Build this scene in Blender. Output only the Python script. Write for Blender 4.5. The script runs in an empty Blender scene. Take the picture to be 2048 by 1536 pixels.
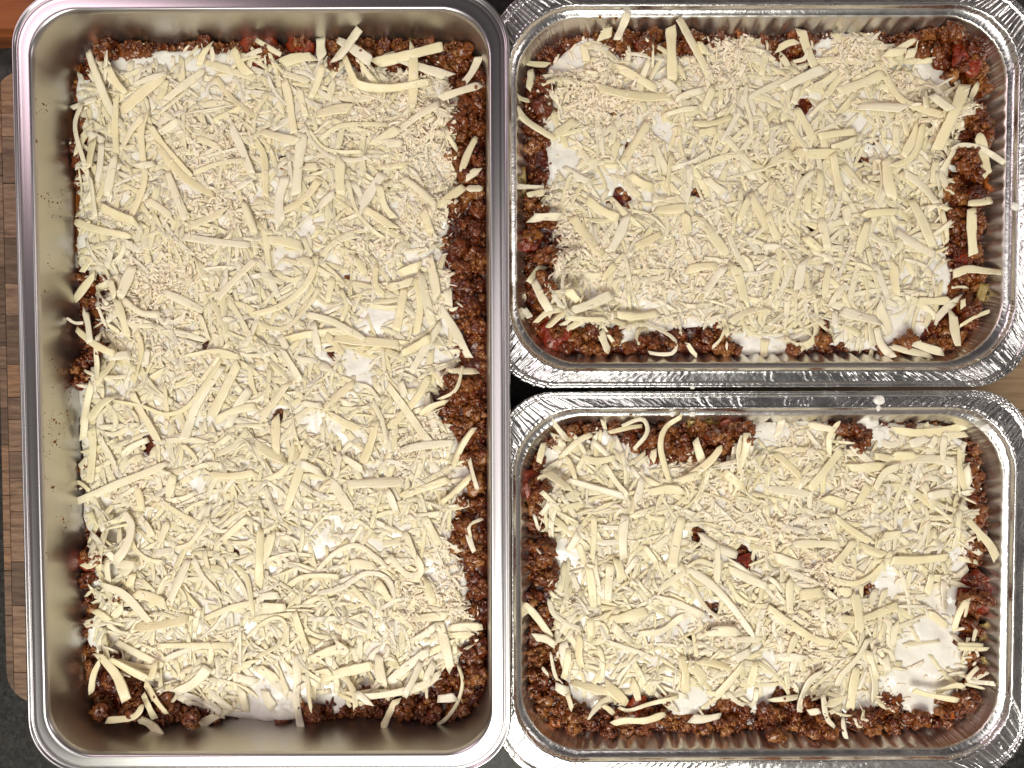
import bpy, math, random
import numpy as np
from mathutils import Vector, Matrix, noise as mnoise
random.seed(7); RNG = np.random.default_rng(11)
MM = 0.001
C = bpy.context.scene.collection
sc = bpy.context.scene

# ------------------------------------------------------------------ camera
FPX = 1484.0                       # focal length in pixels of a 2048 px wide frame
CAMZ = 490.0                       # mm above the counter
TILT = math.radians(-1.87)
cam_d = bpy.data.cameras.new("camera"); cam = bpy.data.objects.new("camera", cam_d); C.objects.link(cam)
cam_d.sensor_width = 36.0; cam_d.lens = 36.0 * FPX / 2048.0
cam_d.clip_start = 0.01; cam_d.clip_end = 50
cam.location = (0, 0, CAMZ * MM); cam.rotation_euler = (TILT, 0, 0)
sc.camera = cam
CAMR = np.array(Matrix.Rotation(TILT, 3, 'X'))

def U(px, py, z):
    """point at height z (mm) that lies behind pixel (px,py) of the 2048x1536 frame; gives mm"""
    d = CAMR @ np.array([(px - 1024) / FPX, -(py - 768) / FPX, -1.0])
    t = (z - CAMZ) / d[2]
    return np.array([d[0] * t, d[1] * t])

def Uarr(pts, z): return np.array([U(p[0], p[1], z) for p in pts])

# ------------------------------------------------------------------ world and lamps
w = bpy.data.worlds.new("World"); sc.world = w; w.use_nodes = True
nt = w.node_tree; nt.nodes.clear()
out = nt.nodes.new('ShaderNodeOutputWorld'); bg = nt.nodes.new('ShaderNodeBackground')
tc = nt.nodes.new('ShaderNodeTexCoord'); sp = nt.nodes.new('ShaderNodeSeparateXYZ'); rp = nt.nodes.new('ShaderNodeValToRGB')
nt.links.new(tc.outputs['Generated'], sp.inputs[0]); nt.links.new(sp.outputs['Z'], rp.inputs[0])
nt.links.new(rp.outputs[0], bg.inputs[0]); nt.links.new(bg.outputs[0], out.inputs[0])
rp.color_ramp.elements[0].position = 0.0; rp.color_ramp.elements[0].color = (0.27, 0.225, 0.185, 1)
rp.color_ramp.elements[1].position = 0.85; rp.color_ramp.elements[1].color = (0.035, 0.032, 0.033, 1)
e = rp.color_ramp.elements.new(0.45); e.color = (0.17, 0.142, 0.12, 1)
bg.inputs[1].default_value = 1.0

def lamp(name, loc, target, sx, sy, power, col):
    d = bpy.data.lights.new(name, 'AREA'); d.shape = 'RECTANGLE'; d.size = sx; d.size_y = sy
    d.energy = power; d.color = col
    o = bpy.data.objects.new(name, d); C.objects.link(o); o.location = loc
    o.rotation_euler = (Vector(target) - Vector(loc)).to_track_quat('-Z', 'Y').to_euler()
    return o
lamp("ceiling_lamp", (-0.24, -0.95, 1.35), (0, -0.05, 0), 1.0, 0.75, 13.5, (1.0, 0.985, 0.82))
lamp("counter_lamp", (0.12, -0.95, 1.35), (0, -0.1, 0), 0.6, 0.22, 5.5, (1.0, 0.95, 0.87))
lamp("pink_fill", (-1.25, 0.95, 1.25), (0, 0, 0), 0.9, 0.75, 7.0, (1.0, 0.75, 0.80))  # added unseen pinkish area light, whitens the steel rim's top-left corner
lamp("overhead_fill", (-0.28, -0.35, 1.5), (-0.2, -0.2, 0), 0.8, 1.3, 5.0, (1.0, 0.91, 0.86))  # added soft fill from above, lifts the dark gaps between shreds
lamp("side_fill", (1.5, 0.25, 0.95), (0, 0, 0), 0.25, 0.9, 2.5, (1.0, 0.9, 0.84))  # added weak fill, stands in for lit walls and cabinets at the side
sc.view_settings.view_transform = 'Standard'; sc.view_settings.look = 'None'
sc.view_settings.exposure = 0.12; sc.view_settings.gamma = 1.0
sc.render.engine = 'CYCLES'
sc.cycles.max_bounces = 8; sc.cycles.diffuse_bounces = 6; sc.cycles.glossy_bounces = 5

# ------------------------------------------------------------------ helpers
def mesh_obj(name, v, f, mat, parent=None, smooth=True, uv=None, link=True):
    me = bpy.data.meshes.new(name)
    v = np.asarray(v, dtype=np.float64) * MM
    if isinstance(f, np.ndarray) and f.ndim == 2:
        n, k = f.shape
        me.vertices.add(len(v)); me.vertices.foreach_set('co', v.ravel().astype(np.float32))
        me.loops.add(n * k); me.loops.foreach_set('vertex_index', f.ravel().astype(np.int32))
        me.polygons.add(n); me.polygons.foreach_set('loop_start', np.arange(0, n * k, k, dtype=np.int32))
        me.polygons.foreach_set('loop_total', np.full(n, k, dtype=np.int32))
        me.update(calc_edges=True)
    else:
        me.from_pydata([tuple(p) for p in v], [], [tuple(int(i) for i in q) for q in f]); me.update()
    if smooth: me.polygons.foreach_set('use_smooth', np.ones(len(me.polygons), dtype=bool))
    if uv is not None:
        l = me.uv_layers.new(name='uv'); li = np.empty(len(me.loops), dtype=np.int32)
        me.loops.foreach_get('vertex_index', li)
        l.data.foreach_set('uv', np.asarray(uv, dtype=np.float32)[li].ravel())
    me.materials.append(mat); me.validate()
    o = bpy.data.objects.new(name, me); C.objects.link(o)
    if parent: o.parent = parent
    return o

def empty(name, label, cat, loc=(0, 0, 0), group=None):
    o = bpy.data.objects.new(name, None); C.objects.link(o); o.empty_display_size = 0.02
    o.location = [c * MM for c in loc]
    o['label'] = label; o['category'] = cat
    if group: o['group'] = group
    return o

def adopt(o, root):
    o.parent = root; o.matrix_parent_inverse = Matrix.Translation(-Vector(root.location))
    return o

class Bag:
    """collects vertices and triangles/quads of many small pieces"""
    def __init__(s): s.v = []; s.f = []; s.n = 0; s.u = []
    def add(s, v, f, u=None):
        s.v.append(np.asarray(v)); s.f.append(np.asarray(f) + s.n); s.n += len(v)
        if u is not None: s.u.append(u)
    def obj(s, name, mat, parent, smooth=True):
        return mesh_obj(name, np.concatenate(s.v), np.concatenate(s.f), mat, parent, smooth, np.concatenate(s.u) if s.u else None)

# ------------------------------------------------------------------ materials
def mat(name):
    m = bpy.data.materials.new(name); m.use_nodes = True
    n = m.node_tree.nodes; l = m.node_tree.links
    return m, n, l, n['Principled BSDF']
def noise_node(n, l, scale, detail=3, vec=None, rough=0.5):
    t = n.new('ShaderNodeTexNoise'); t.inputs['Scale'].default_value = scale; t.inputs['Detail'].default_value = detail
    t.inputs['Roughness'].default_value = rough
    if vec is not None: l.new(vec, t.inputs['Vector'])
    return t
def ramp(n, l, src, stops):
    r = n.new('ShaderNodeValToRGB'); l.new(src, r.inputs[0])
    els = r.color_ramp.elements
    els[0].position, els[0].color = stops[0][0], (*stops[0][1], 1)
    els[1].position, els[1].color = stops[-1][0], (*stops[-1][1], 1)
    for p, c in stops[1:-1]:
        e = els.new(p); e.color = (*c, 1)
    return r
def coords(n, l, scale=(1, 1, 1), kind='Object'):
    t = n.new('ShaderNodeTexCoord'); mp = n.new('ShaderNodeMapping'); mp.inputs['Scale'].default_value = scale
    l.new(t.outputs[kind], mp.inputs[0]); return mp.outputs[0]
def bump(n, l, src, b, strength, dist):
    k = n.new('ShaderNodeBump'); k.inputs['Strength'].default_value = strength; k.inputs['Distance'].default_value = dist
    l.new(src, k.inputs['Height']); l.new(k.outputs[0], b.inputs['Normal']); return k

def cheese_mat(name, c0, c1, c2, rough=0.36, sss=0.25):
    m, n, l, b = mat(name)
    oi = n.new('ShaderNodeObjectInfo'); ge = n.new('ShaderNodeNewGeometry')
    ad = n.new('ShaderNodeMath'); ad.operation = 'ADD'; l.new(oi.outputs['Random'], ad.inputs[0]); l.new(ge.outputs['Random Per Island'], ad.inputs[1])
    fr = n.new('ShaderNodeMath'); fr.operation = 'FRACT'; l.new(ad.outputs[0], fr.inputs[0])
    r = ramp(n, l, fr.outputs[0], [(0, c0), (0.5, c1), (1, c2)])
    nz = noise_node(n, l, 110, 3, coords(n, l))
    mx = n.new('ShaderNodeMixRGB'); mx.blend_type = 'MULTIPLY'; mx.inputs[0].default_value = 0.6
    l.new(r.outputs[0], mx.inputs[1]); l.new(ramp(n, l, nz.outputs[0], [(0.3, (0.92, 0.91, 0.84)), (0.7, (1, 1, 1))]).outputs[0], mx.inputs[2])
    l.new(mx.outputs[0], b.inputs['Base Color'])
    b.inputs['Roughness'].default_value = rough
    b.inputs['Subsurface Weight'].default_value = sss; b.inputs['Subsurface Radius'].default_value = (1.0, 1.0, 0.95); b.inputs['Subsurface Scale'].default_value = 0.0015
    b.inputs['Specular IOR Level'].default_value = 0.45
    st = noise_node(n, l, 1.0, 4, coords(n, l, (1.5, 0.10, 1), 'UV'), 0.6)
    fn_ = noise_node(n, l, 650, 3, coords(n, l))
    mm_ = n.new('ShaderNodeMath'); mm_.operation = 'MULTIPLY_ADD'; l.new(fn_.outputs[0], mm_.inputs[0]); mm_.inputs[1].default_value = 0.35; l.new(st.outputs[0], mm_.inputs[2])
    bump(n, l, mm_.outputs[0], b, 0.35, 0.0009)
    return m
M_SHRED = cheese_mat('shredded_cheese', (0.90, 0.80, 0.54), (0.93, 0.835, 0.605), (0.955, 0.87, 0.72), 0.23, 0.5)
M_FINE = cheese_mat('fine_grated_cheese', (0.95, 0.85, 0.69), (0.96, 0.87, 0.73), (0.94, 0.81, 0.61), 0.45, 0.0)

def sauce_white():
    m, n, l, b = mat('white_sauce')
    nz = noise_node(n, l, 60, 3, coords(n, l))
    l.new(ramp(n, l, nz.outputs[0], [(0.3, (0.86, 0.83, 0.75)), (0.6, (0.90, 0.89, 0.85))]).outputs[0], b.inputs['Base Color'])
    b.inputs['Roughness'].default_value = 0.13; b.inputs['Subsurface Weight'].default_value = 0.3
    b.inputs['Subsurface Radius'].default_value = (1, 0.95, 0.85); b.inputs['Subsurface Scale'].default_value = 0.002
    bump(n, l, noise_node(n, l, 130, 3, coords(n, l)).outputs[0], b, 0.5, 0.002)
    return m
M_WHITE = sauce_white()

def meat_mat(name, stops, rough, scale=420, bstr=0.6):
    m, n, l, b = mat(name)
    ge = n.new('ShaderNodeNewGeometry')
    nz = noise_node(n, l, 55, 4, coords(n, l), 0.6)
    a = n.new('ShaderNodeMath'); a.operation = 'MULTIPLY_ADD'; l.new(ge.outputs['Random Per Island'], a.inputs[0]); a.inputs[1].default_value = 0.45
    l.new(nz.outputs[0], a.inputs[2])
    s = n.new('ShaderNodeMath'); s.operation = 'SUBTRACT'; l.new(a.outputs[0], s.inputs[0]); s.inputs[1].default_value = 0.2
    nf = noise_node(n, l, 700, 3, coords(n, l))
    mx = n.new('ShaderNodeMixRGB'); mx.blend_type = 'MULTIPLY'; mx.inputs[0].default_value = 0.6
    l.new(ramp(n, l, s.outputs[0], stops).outputs[0], mx.inputs[1])
    l.new(ramp(n, l, nf.outputs[0], [(0.3, (0.45, 0.42, 0.4)), (0.65, (1.25, 1.2, 1.15))]).outputs[0], mx.inputs[2])
    l.new(mx.outputs[0], b.inputs['Base Color'])
    b.inputs['Roughness'].default_value = rough; b.inputs['Coat Weight'].default_value = 0.25; b.inputs['Coat Roughness'].default_value = 0.12
    bump(n, l, noise_node(n, l, scale, 4, coords(n, l)).outputs[0], b, bstr, 0.0012)
    return m
M_MINCE = meat_mat('minced_meat', [(0.12, (0.04, 0.007, 0.002)), (0.38, (0.145, 0.027, 0.005)), (0.6, (0.225, 0.066, 0.013)), (0.92, (0.40, 0.18, 0.05))], 0.20)
M_SAUCE = meat_mat('tomato_sauce', [(0.2, (0.035, 0.006, 0.002)), (0.5, (0.095, 0.013, 0.003)), (0.8, (0.19, 0.036, 0.006))], 0.14, 300, 0.8)
M_TOMATO = meat_mat('tomato_flesh', [(0.2, (0.10, 0.006, 0.003)), (0.5, (0.20, 0.014, 0.005)), (0.8, (0.30, 0.045, 0.010))], 0.22, 330, 1.0)
M_CARROT = meat_mat('carrot_flesh', [(0.2, (0.26, 0.045, 0.006)), (0.5, (0.38, 0.08, 0.009)), (0.8, (0.48, 0.14, 0.02))], 0.3, 300, 0.6)
M_CELERY = meat_mat('celery_flesh', [(0.2, (0.22, 0.16, 0.03)), (0.5, (0.34, 0.26, 0.06)), (0.8, (0.44, 0.33, 0.10))], 0.3, 260, 0.3)
M_PASTA = meat_mat('pasta_dough', [(0.2, (0.20, 0.12, 0.02)), (0.5, (0.32, 0.22, 0.05)), (0.8, (0.42, 0.30, 0.09))], 0.3, 200, 0.2)
def oil():
    m, n, l, b = mat('orange_oil')
    l.new(ramp(n, l, noise_node(n, l, 120, 3, coords(n, l)).outputs[0], [(0.3, (0.10, 0.022, 0.003)), (0.7, (0.30, 0.09, 0.008))]).outputs[0], b.inputs['Base Color'])
    b.inputs['Roughness'].default_value = 0.07; return m
M_OIL = oil()

def steel(name, base, rough, su, sv, bs):
    m, n, l, b = mat(name)
    b.inputs['Metallic'].default_value = 1.0
    v = coords(n, l, (su, sv, 1), 'UV')
    nz = noise_node(n, l, 1.0, 4, v, 0.65)
    l.new(ramp(n, l, nz.outputs[0], [(0.3, tuple(c * (1 - bs) for c in base)), (0.7, base)]).outputs[0], b.inputs['Base Color'])
    l.new(ramp(n, l, nz.outputs[0], [(0.25, (rough - bs * 0.16,) * 3), (0.75, (rough + bs * 0.2,) * 3)]).outputs[0], b.inputs['Roughness'])
    return m
M_STEEL = steel('brushed_steel', (0.57, 0.555, 0.58), 0.28, 160, 0.8, 0.08)
M_STEELIN = steel('satin_steel_inside', (0.64, 0.62, 0.58), 0.37, 5, 14, 0.06)
def foil(name, base, rough, bs, sc_):
    m, n, l, b = mat(name); b.inputs['Metallic'].default_value = 1.0
    b.inputs['Base Color'].default_value = (*base, 1)
    nb = noise_node(n, l, 90, 4, coords(n, l))
    l.new(ramp(n, l, nb.outputs[0], [(0.3, (rough,) * 3), (0.8, (rough + 0.12,) * 3)]).outputs[0], b.inputs['Roughness'])
    bump(n, l, noise_node(n, l, sc_, 4, coords(n, l), 0.6).outputs[0], b, bs, 0.0012)
    return m
M_FOIL = foil('aluminium_foil', (0.86, 0.86, 0.87), 0.19, 0.22, 200)
M_FOILIN = foil('aluminium_foil_inside', (0.84, 0.81, 0.75), 0.30, 0.25, 120)

# ------------------------------------------------------------------ rounded-rectangle sweeps
class Pan:
    """a tray mouth fitted to four corners of its opening (mm)"""
    def __init__(s, corners, z):
        c = Uarr(corners, z); s.z = z
        tl, tr, br, bl = c
        s.c = c.mean(0)
        s.hw = (np.linalg.norm(tr - tl) + np.linalg.norm(br - bl)) / 4
        s.hh = (np.linalg.norm(tl - bl) + np.linalg.norm(tr - br)) / 4
        a1 = math.atan2(*(tr - tl)[::-1]); a2 = math.atan2(*(br - bl)[::-1])
        ay1 = math.atan2(*(tl - bl)[::-1]) - math.pi / 2; ay2 = math.atan2(*(tr - br)[::-1]) - math.pi / 2
        s.a = (a1 + a2 + ay1 + ay2) / 4
        s.ca, s.sa = math.cos(s.a), math.sin(s.a)
    def world(s, p):
        p = np.asarray(p); x, y = p[..., 0], p[..., 1]
        return np.stack([s.c[0] + x * s.ca - y * s.sa, s.c[1] + x * s.sa + y * s.ca], -1)
    def local(s, p):
        p = np.asarray(p) - s.c; x, y = p[..., 0], p[..., 1]
        return np.stack([x * s.ca + y * s.sa, -x * s.sa + y * s.ca], -1)
    def ring(s, d, R, ns, nc):
        hw, hh = s.hw + d, s.hh + d
        pts, nrm, tt, cor = [], [], [], []
        sgn = [(1, 1), (-1, 1), (-1, -1), (1, -1)]
        L0 = [2 * s.hh, 2 * s.hw] * 2
        base = 0
        for k in range(4):
            a0 = k * math.pi / 2
            n = ns[k % 2]
            cx, cy = sgn[k][0] * (hw - R), sgn[k][1] * (hh - R)
            px_, py_ = sgn[k - 1][0] * (hw - R), sgn[k - 1][1] * (hh - R)
            u = np.arange(n) / n
            nx, ny = math.cos(a0), math.sin(a0)
            st = np.array([px_ + R * nx, py_ + R * ny]); en = np.array([cx + R * nx, cy + R * ny])
            pts.append(st + (en - st) * u[:, None]); nrm.append(np.tile([nx, ny], (n, 1)))
            tt.append(base + u * L0[k]); cor.append(np.zeros(n)); base += L0[k]
            u = np.arange(nc) / nc; a = a0 + u * math.pi / 2
            pts.append(np.stack([cx + R * np.cos(a), cy + R * np.sin(a)], -1)); nrm.append(np.stack([np.cos(a), np.sin(a)], -1))
            tt.append(base + u * 55.0); cor.append(np.clip(np.minimum(u, 1 - u) * 8, 0, 1)); base += 55.0
        return np.concatenate(pts), np.concatenate(nrm), np.concatenate(tt), np.concatenate(cor)
    def sdf(s, P, d, R):
        q = np.abs(s.local(P)) - np.array([s.hw + d - R, s.hh + d - R])
        return np.linalg.norm(np.maximum(q, 0), axis=-1) + np.minimum(np.maximum(q[..., 0], q[..., 1]), 0) - R

def sweep(pan, rings, ns, nc, fn, name, material, parent, fill=False):
    V, UVs = [], []
    N = None
    for i, (d, R, z, tag) in enumerate(rings):
        p, n, t, cor = pan.ring(d, R, ns, nc)
        zz = np.full(len(p), float(z))
        if fn: p, zz = fn(i, d, tag, p, n, t, cor, zz)
        wp = pan.world(p); V.append(np.column_stack([wp, zz])); UVs.append(np.column_stack([t / 100, np.full(len(t), d / 100)]))
        N = len(p)
    V = np.concatenate(V); UVs = np.concatenate(UVs)
    nr = len(rings); i = np.arange(N); j = (i + 1) % N
    F = np.concatenate([np.column_stack([r * N + i, r * N + j, (r + 1) * N + j, (r + 1) * N + i]) for r in range(nr - 1)])
    if fill:
        c = np.append(pan.c, rings[0][2]); V = np.vstack([V, c]); UVs = np.vstack([UVs, [0, 0]])
        k = len(V) - 1
        # fan closing the floor, as degenerate-free triangles
        fl = [tuple(q) for q in F] + [(k, int(b), int(a)) for a, b in zip(i, j)]
        return mesh_obj(name, V, fl, material, parent, True, UVs)
    return mesh_obj(name, V, F, material, parent, True, UVs)

# ------------------------------------------------------------------ counter, boards
def granite():
    m, n, l, b = mat('black_granite')
    v = n.new('ShaderNodeTexVoronoi'); v.inputs['Scale'].default_value = 420; l.new(coords(n, l), v.inputs['Vector'])
    nz = noise_node(n, l, 260, 5, coords(n, l), 0.7)
    r = ramp(n, l, nz.outputs[0], [(0.35, (0.006, 0.006, 0.006)), (0.6, (0.016, 0.015, 0.014)), (0.75, (0.07, 0.062, 0.05))])
    mx = n.new('ShaderNodeMixRGB'); mx.blend_type = 'ADD'; mx.inputs[0].default_value = 0.03
    bw = n.new('ShaderNodeRGBToBW'); l.new(v.outputs['Color'], bw.inputs[0]); l.new(r.outputs[0], mx.inputs[1]); l.new(bw.outputs[0], mx.inputs[2]); l.new(mx.outputs[0], b.inputs['Base Color'])
    b.inputs['Roughness'].default_value = 0.42; b.inputs['Specular IOR Level'].default_value = 0.25; return m
def box_prism(poly, z0, z1):
    n = len(poly); v = [(p[0], p[1], z0) for p in poly] + [(p[0], p[1], z1) for p in poly]
    f = [tuple(range(n - 1, -1, -1)), tuple(range(n, 2 * n))] + [(i, (i + 1) % n, n + (i + 1) % n, n + i) for i in range(n)]
    return v, f
v, f = box_prism([(-1500, -1100), (1500, -1100), (1500, 1100), (-1500, 1100)], -30, 0)
o = mesh_obj('countertop', v, f, granite(), None, False); o['kind'] = 'structure'; o['label'] = 'black speckled granite worktop under the trays and boards'

def wood(name, ca, cb, cc, sx, sy, rough, ring=1.0):
    m, n, l, b = mat(name)
    oi = n.new('ShaderNodeObjectInfo')
    co = coords(n, l, (sx, sy, 40))
    ad = n.new('ShaderNodeVectorMath'); ad.operation = 'ADD'; l.new(co, ad.inputs[0])
    sv = n.new('ShaderNodeVectorMath'); sv.operation = 'SCALE'; l.new(oi.outputs['Random'], sv.inputs['Scale']); sv.inputs[0].default_value = (17, 31, 5); l.new(sv.outputs[0], ad.inputs[1])
    nz = noise_node(n, l, 1.0, 5, ad.outputs[0], 0.65)
    r = ramp(n, l, nz.outputs[0], [(0.3, ca), (0.5, cb), (0.72, cc)])
    mx = n.new('ShaderNodeMixRGB'); mx.blend_type = 'MULTIPLY'; mx.inputs[0].default_value = 0.8 * ring
    rr = ramp(n, l, oi.outputs['Random'], [(0, (0.40, 0.38, 0.36)), (0.45, (0.85, 0.82, 0.78)), (0.7, (1.15, 1.1, 1.05)), (1, (1.2, 1.0, 0.75))])
    l.new(r.outputs[0], mx.inputs[1]); l.new(rr.outputs[0], mx.inputs[2]); l.new(mx.outputs[0], b.inputs['Base Color'])
    b.inputs['Roughness'].default_value = rough
    bump(n, l, nz.outputs[0], b, 0.3, 0.0008); return m
M_BLOCK = wood('end_grain_wood', (0.075, 0.043, 0.028), (0.19, 0.118, 0.078), (0.30, 0.20, 0.135), 60, 420, 0.6)
M_OAK = wood('oak_wood', (0.16, 0.10, 0.055), (0.30, 0.205, 0.12), (0.38, 0.27, 0.165), 22, 330, 0.45, 0.3)
M_VARN = wood('varnished_wood', (0.12, 0.032, 0.009), (0.24, 0.065, 0.016), (0.30, 0.09, 0.02), 14, 120, 0.7, 0.2)

def rrect(x0, y0, x1, y1, R, n=10):
    pts = []
    for cx, cy, a0 in ((x1 - R, y1 - R, 0), (x0 + R, y1 - R, 90), (x0 + R, y0 + R, 180), (x1 - R, y0 + R, 270)):
        for i in range(n + 1):
            a = math.radians(a0 + 90 * i / n); pts.append((cx + R * math.cos(a), cy + R * math.sin(a)))
    return pts
def clip(poly, x0, y0, x1, y1):
    def cut(P, inside, inter):
        R = []
        for i in range(len(P)):
            a, b = P[i - 1], P[i]
            if inside(b):
                if not inside(a): R.append(inter(a, b))
                R.append(b)
            elif inside(a): R.append(inter(a, b))
        return R
    for ax, val, sg in ((0, x0, 1), (0, x1, -1), (1, y0, 1), (1, y1, -1)):
        if len(poly) < 3: return []
        ins = lambda p, ax=ax, val=val, sg=sg: sg * (p[ax] - val) >= 0
        def itr(a, b, ax=ax, val=val):
            t = (val - a[ax]) / (b[ax] - a[ax]); return (a[0] + t * (b[0] - a[0]), a[1] + t * (b[1] - a[1]))
        poly = cut(poly, ins, itr)
    R = []
    for p in poly:
        if not R or (abs(p[0] - R[-1][0]) + abs(p[1] - R[-1][1])) > 0.05: R.append(p)
    return R
def bevel(o, w_, seg=2):
    b = o.modifiers.new('bevel', 'BEVEL'); b.width = w_ * MM; b.segments = seg; b.limit_method = 'ANGLE'; b.angle_limit = math.radians(50)

# end-grain cutting board, left
ZB = 25.0
bt = U(-12, 140, ZB); bb = U(5, 1406, ZB); bx1 = U(940, 768, ZB)[0]
bx0 = (bt[0] + bb[0]) / 2 + 1.0
board = empty('cutting_board', 'end-grain wooden cutting board with rounded corners under the steel tray', 'cutting board', ((bx0 + bx1) / 2, (bt[1] + bb[1]) / 2, 0))
outline = rrect(bx0, bb[1], bx1, bt[1], 20)
colx = [bx0 - 1, bx0 + 4.6, bx0 + 13.0, bx0 + 27, bx0 + 41]
first = None; rnd = random.Random(5)
for k in range(4):
    y = bb[1]
    while y < bt[1]:
        h = rnd.uniform(14, 34); h2 = min(y + h, bt[1])
        if bt[1] - h2 < 8: h2 = bt[1]
        poly = clip(outline, colx[k] + 0.12, y + 0.12, colx[k + 1] - 0.12, h2 - 0.12)
        if len(poly) >= 3:
            a = 0.5 * sum(poly[i - 1][0] * poly[i][1] - poly[i][0] * poly[i - 1][1] for i in range(len(poly)))
            if a > 8:
                v, f = box_prism(poly, 0.5, ZB + rnd.uniform(-0.08, 0.08))
                o = mesh_obj('wood_block', v, f, M_BLOCK, None, False); adopt(o, board); bevel(o, 0.35)
        y = h2
poly = clip(outline, colx[4], bb[1] - 1, bx1 + 1, bt[1] + 1)
v, f = box_prism(poly, 0.5, ZB - 0.05); o = mesh_obj('board_body', v, f, M_BLOCK, None, False); adopt(o, board)

# oak board, right
ZO = 20.0
x0 = U(1180, 768, ZO)[0]; x1 = U(2260, 768, ZO)[0]; y1 = U(1600, 300, ZO)[1]; y0 = U(1600, 1330, ZO)[1]
oak = empty('oak_board', 'pale oak board showing in the gap at the right between the two foil trays', 'wooden board', ((x0 + x1) / 2, (y0 + y1) / 2, 0))
yy = y0
for k in range(6):
    h = (y1 - y0) / 6
    v, f = box_prism([(x0, yy + 0.15), (x1, yy + 0.15), (x1, yy + h - 0.15), (x0, yy + h - 0.15)], 0.5, ZO)
    o = mesh_obj('plank', v, f, M_OAK, None, False); adopt(o, oak); bevel(o, 0.4); yy += h

# varnished board, top-left corner
a = U(-160, 56, 26); b_ = U(84, -160, 26)
vb = empty('varnished_board', 'orange-brown varnished wooden board in the top left corner behind the steel tray', 'wooden board', (a[0], a[1], 0))
v, f = box_prism([(a[0], a[1]), (b_[0], a[1]), (b_[0], b_[1]), (a[0], b_[1])], 0.3, 26)
o = mesh_obj('board_top', v, f, M_VARN, None, False); adopt(o, vb); bevel(o, 2.2, 4)
v, f = box_prism([(a[0], a[1] - 1.6), (b_[0], a[1] - 1.6), (b_[0], a[1] - 0.02), (a[0], a[1] - 0.02)], 0.3, 17)
o = mesh_obj('edge_strip', v, f, M_VARN, None, False); adopt(o, vb)

# ------------------------------------------------------------------ steel tray
PXM = 400 / FPX                       # mm per pixel at the steel rim
ZS = 90.0
S = Pan([(57, 18), (978, 15), (986, 1511.5), (92, 1512)], ZS)
steel_t = empty('steel_tray', 'deep rectangular stainless steel baking tray holding the largest lasagne, left', 'baking tray', (*S.c, ZB))
Ri, Ro = 97 * PXM, 109 * PXM
NS, NC = (60, 40), 30
# inner basin from floor centre outwards
ins = [(-17, 16, ZB + 1.2, 0), (-13, 18, ZB + 1.6, 0), (-9.5, 19.5, ZB + 3.2, 0), (-7.0, 21, ZB + 6.5, 0), (-5.6, 22, ZB + 14, 0), (-3.9, 23.6, ZB + 28, 0),
       (-2.6, 25, ZS - 22, 0), (-1.7, Ri - 0.3, ZS - 9, 0), (-1.2, Ri, ZS - 3, 0)]
o = sweep(S, ins, NS, NC, None, 'basin', M_STEELIN, None, True); adopt(o, steel_t)
rim = [(-1.2, Ri, ZS - 3), (-0.75, Ri, ZS - 1.2), (-0.2, Ri, ZS - 0.3), (0.5, Ri, ZS), (1.2, Ri + 0.1, ZS - 0.12), (2.5, Ri + 0.4, ZS - 0.2), (4.5, Ri + 1.2, ZS - 0.2), (6.0, Ri + 2.0, ZS - 0.15),
       (6.5, Ro - 1, ZS - 0.4), (6.8, Ro - 0.8, ZS - 1.1), (7.5, Ro - .5, ZS - 1.5), (8.3, Ro - 0.3, ZS - 1.5), (8.6, Ro - .2, ZS - 1.0), (9.0, Ro, ZS - 0.5), (9.6, Ro + 0.1, ZS - 0.5), (10.1, Ro + 0.2, ZS - 1.2), (10.4, Ro + 0.3, ZS - 2.6), (10.3, Ro + 0.3, ZS - 4.6),
       (9.6, Ro, ZS - 5.4), (8.6, Ro, ZS - 4.6), (8.0, Ro, ZS - 2.6), (2, Ri, ZS - 1.2), (-0.2, Ri, ZS - 3.2)]
o = sweep(S, [(a_, b2, c_, 0) for a_, b2, c_ in rim], NS, NC, None, 'rim', M_STEEL, None); adopt(o, steel_t)
outw = [(-0.2, Ri, ZS - 3.2), (-0.7, Ri, ZS - 9), (-1.6, 25.2, ZS - 22), (-2.9, 23.8, ZB + 28), (-4.6, 22.2, ZB + 14), (-6.2, 21, ZB + 6), (-9, 19.5, ZB + 2.2), (-13, 18, ZB + 0.3), (-60, 16, ZB + 0.2)]
o = sweep(S, [(a_, b2, c_, 0) for a_, b2, c_ in outw], NS, 12, None, 'outer_shell', M_STEELIN, None); adopt(o, steel_t)

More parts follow.
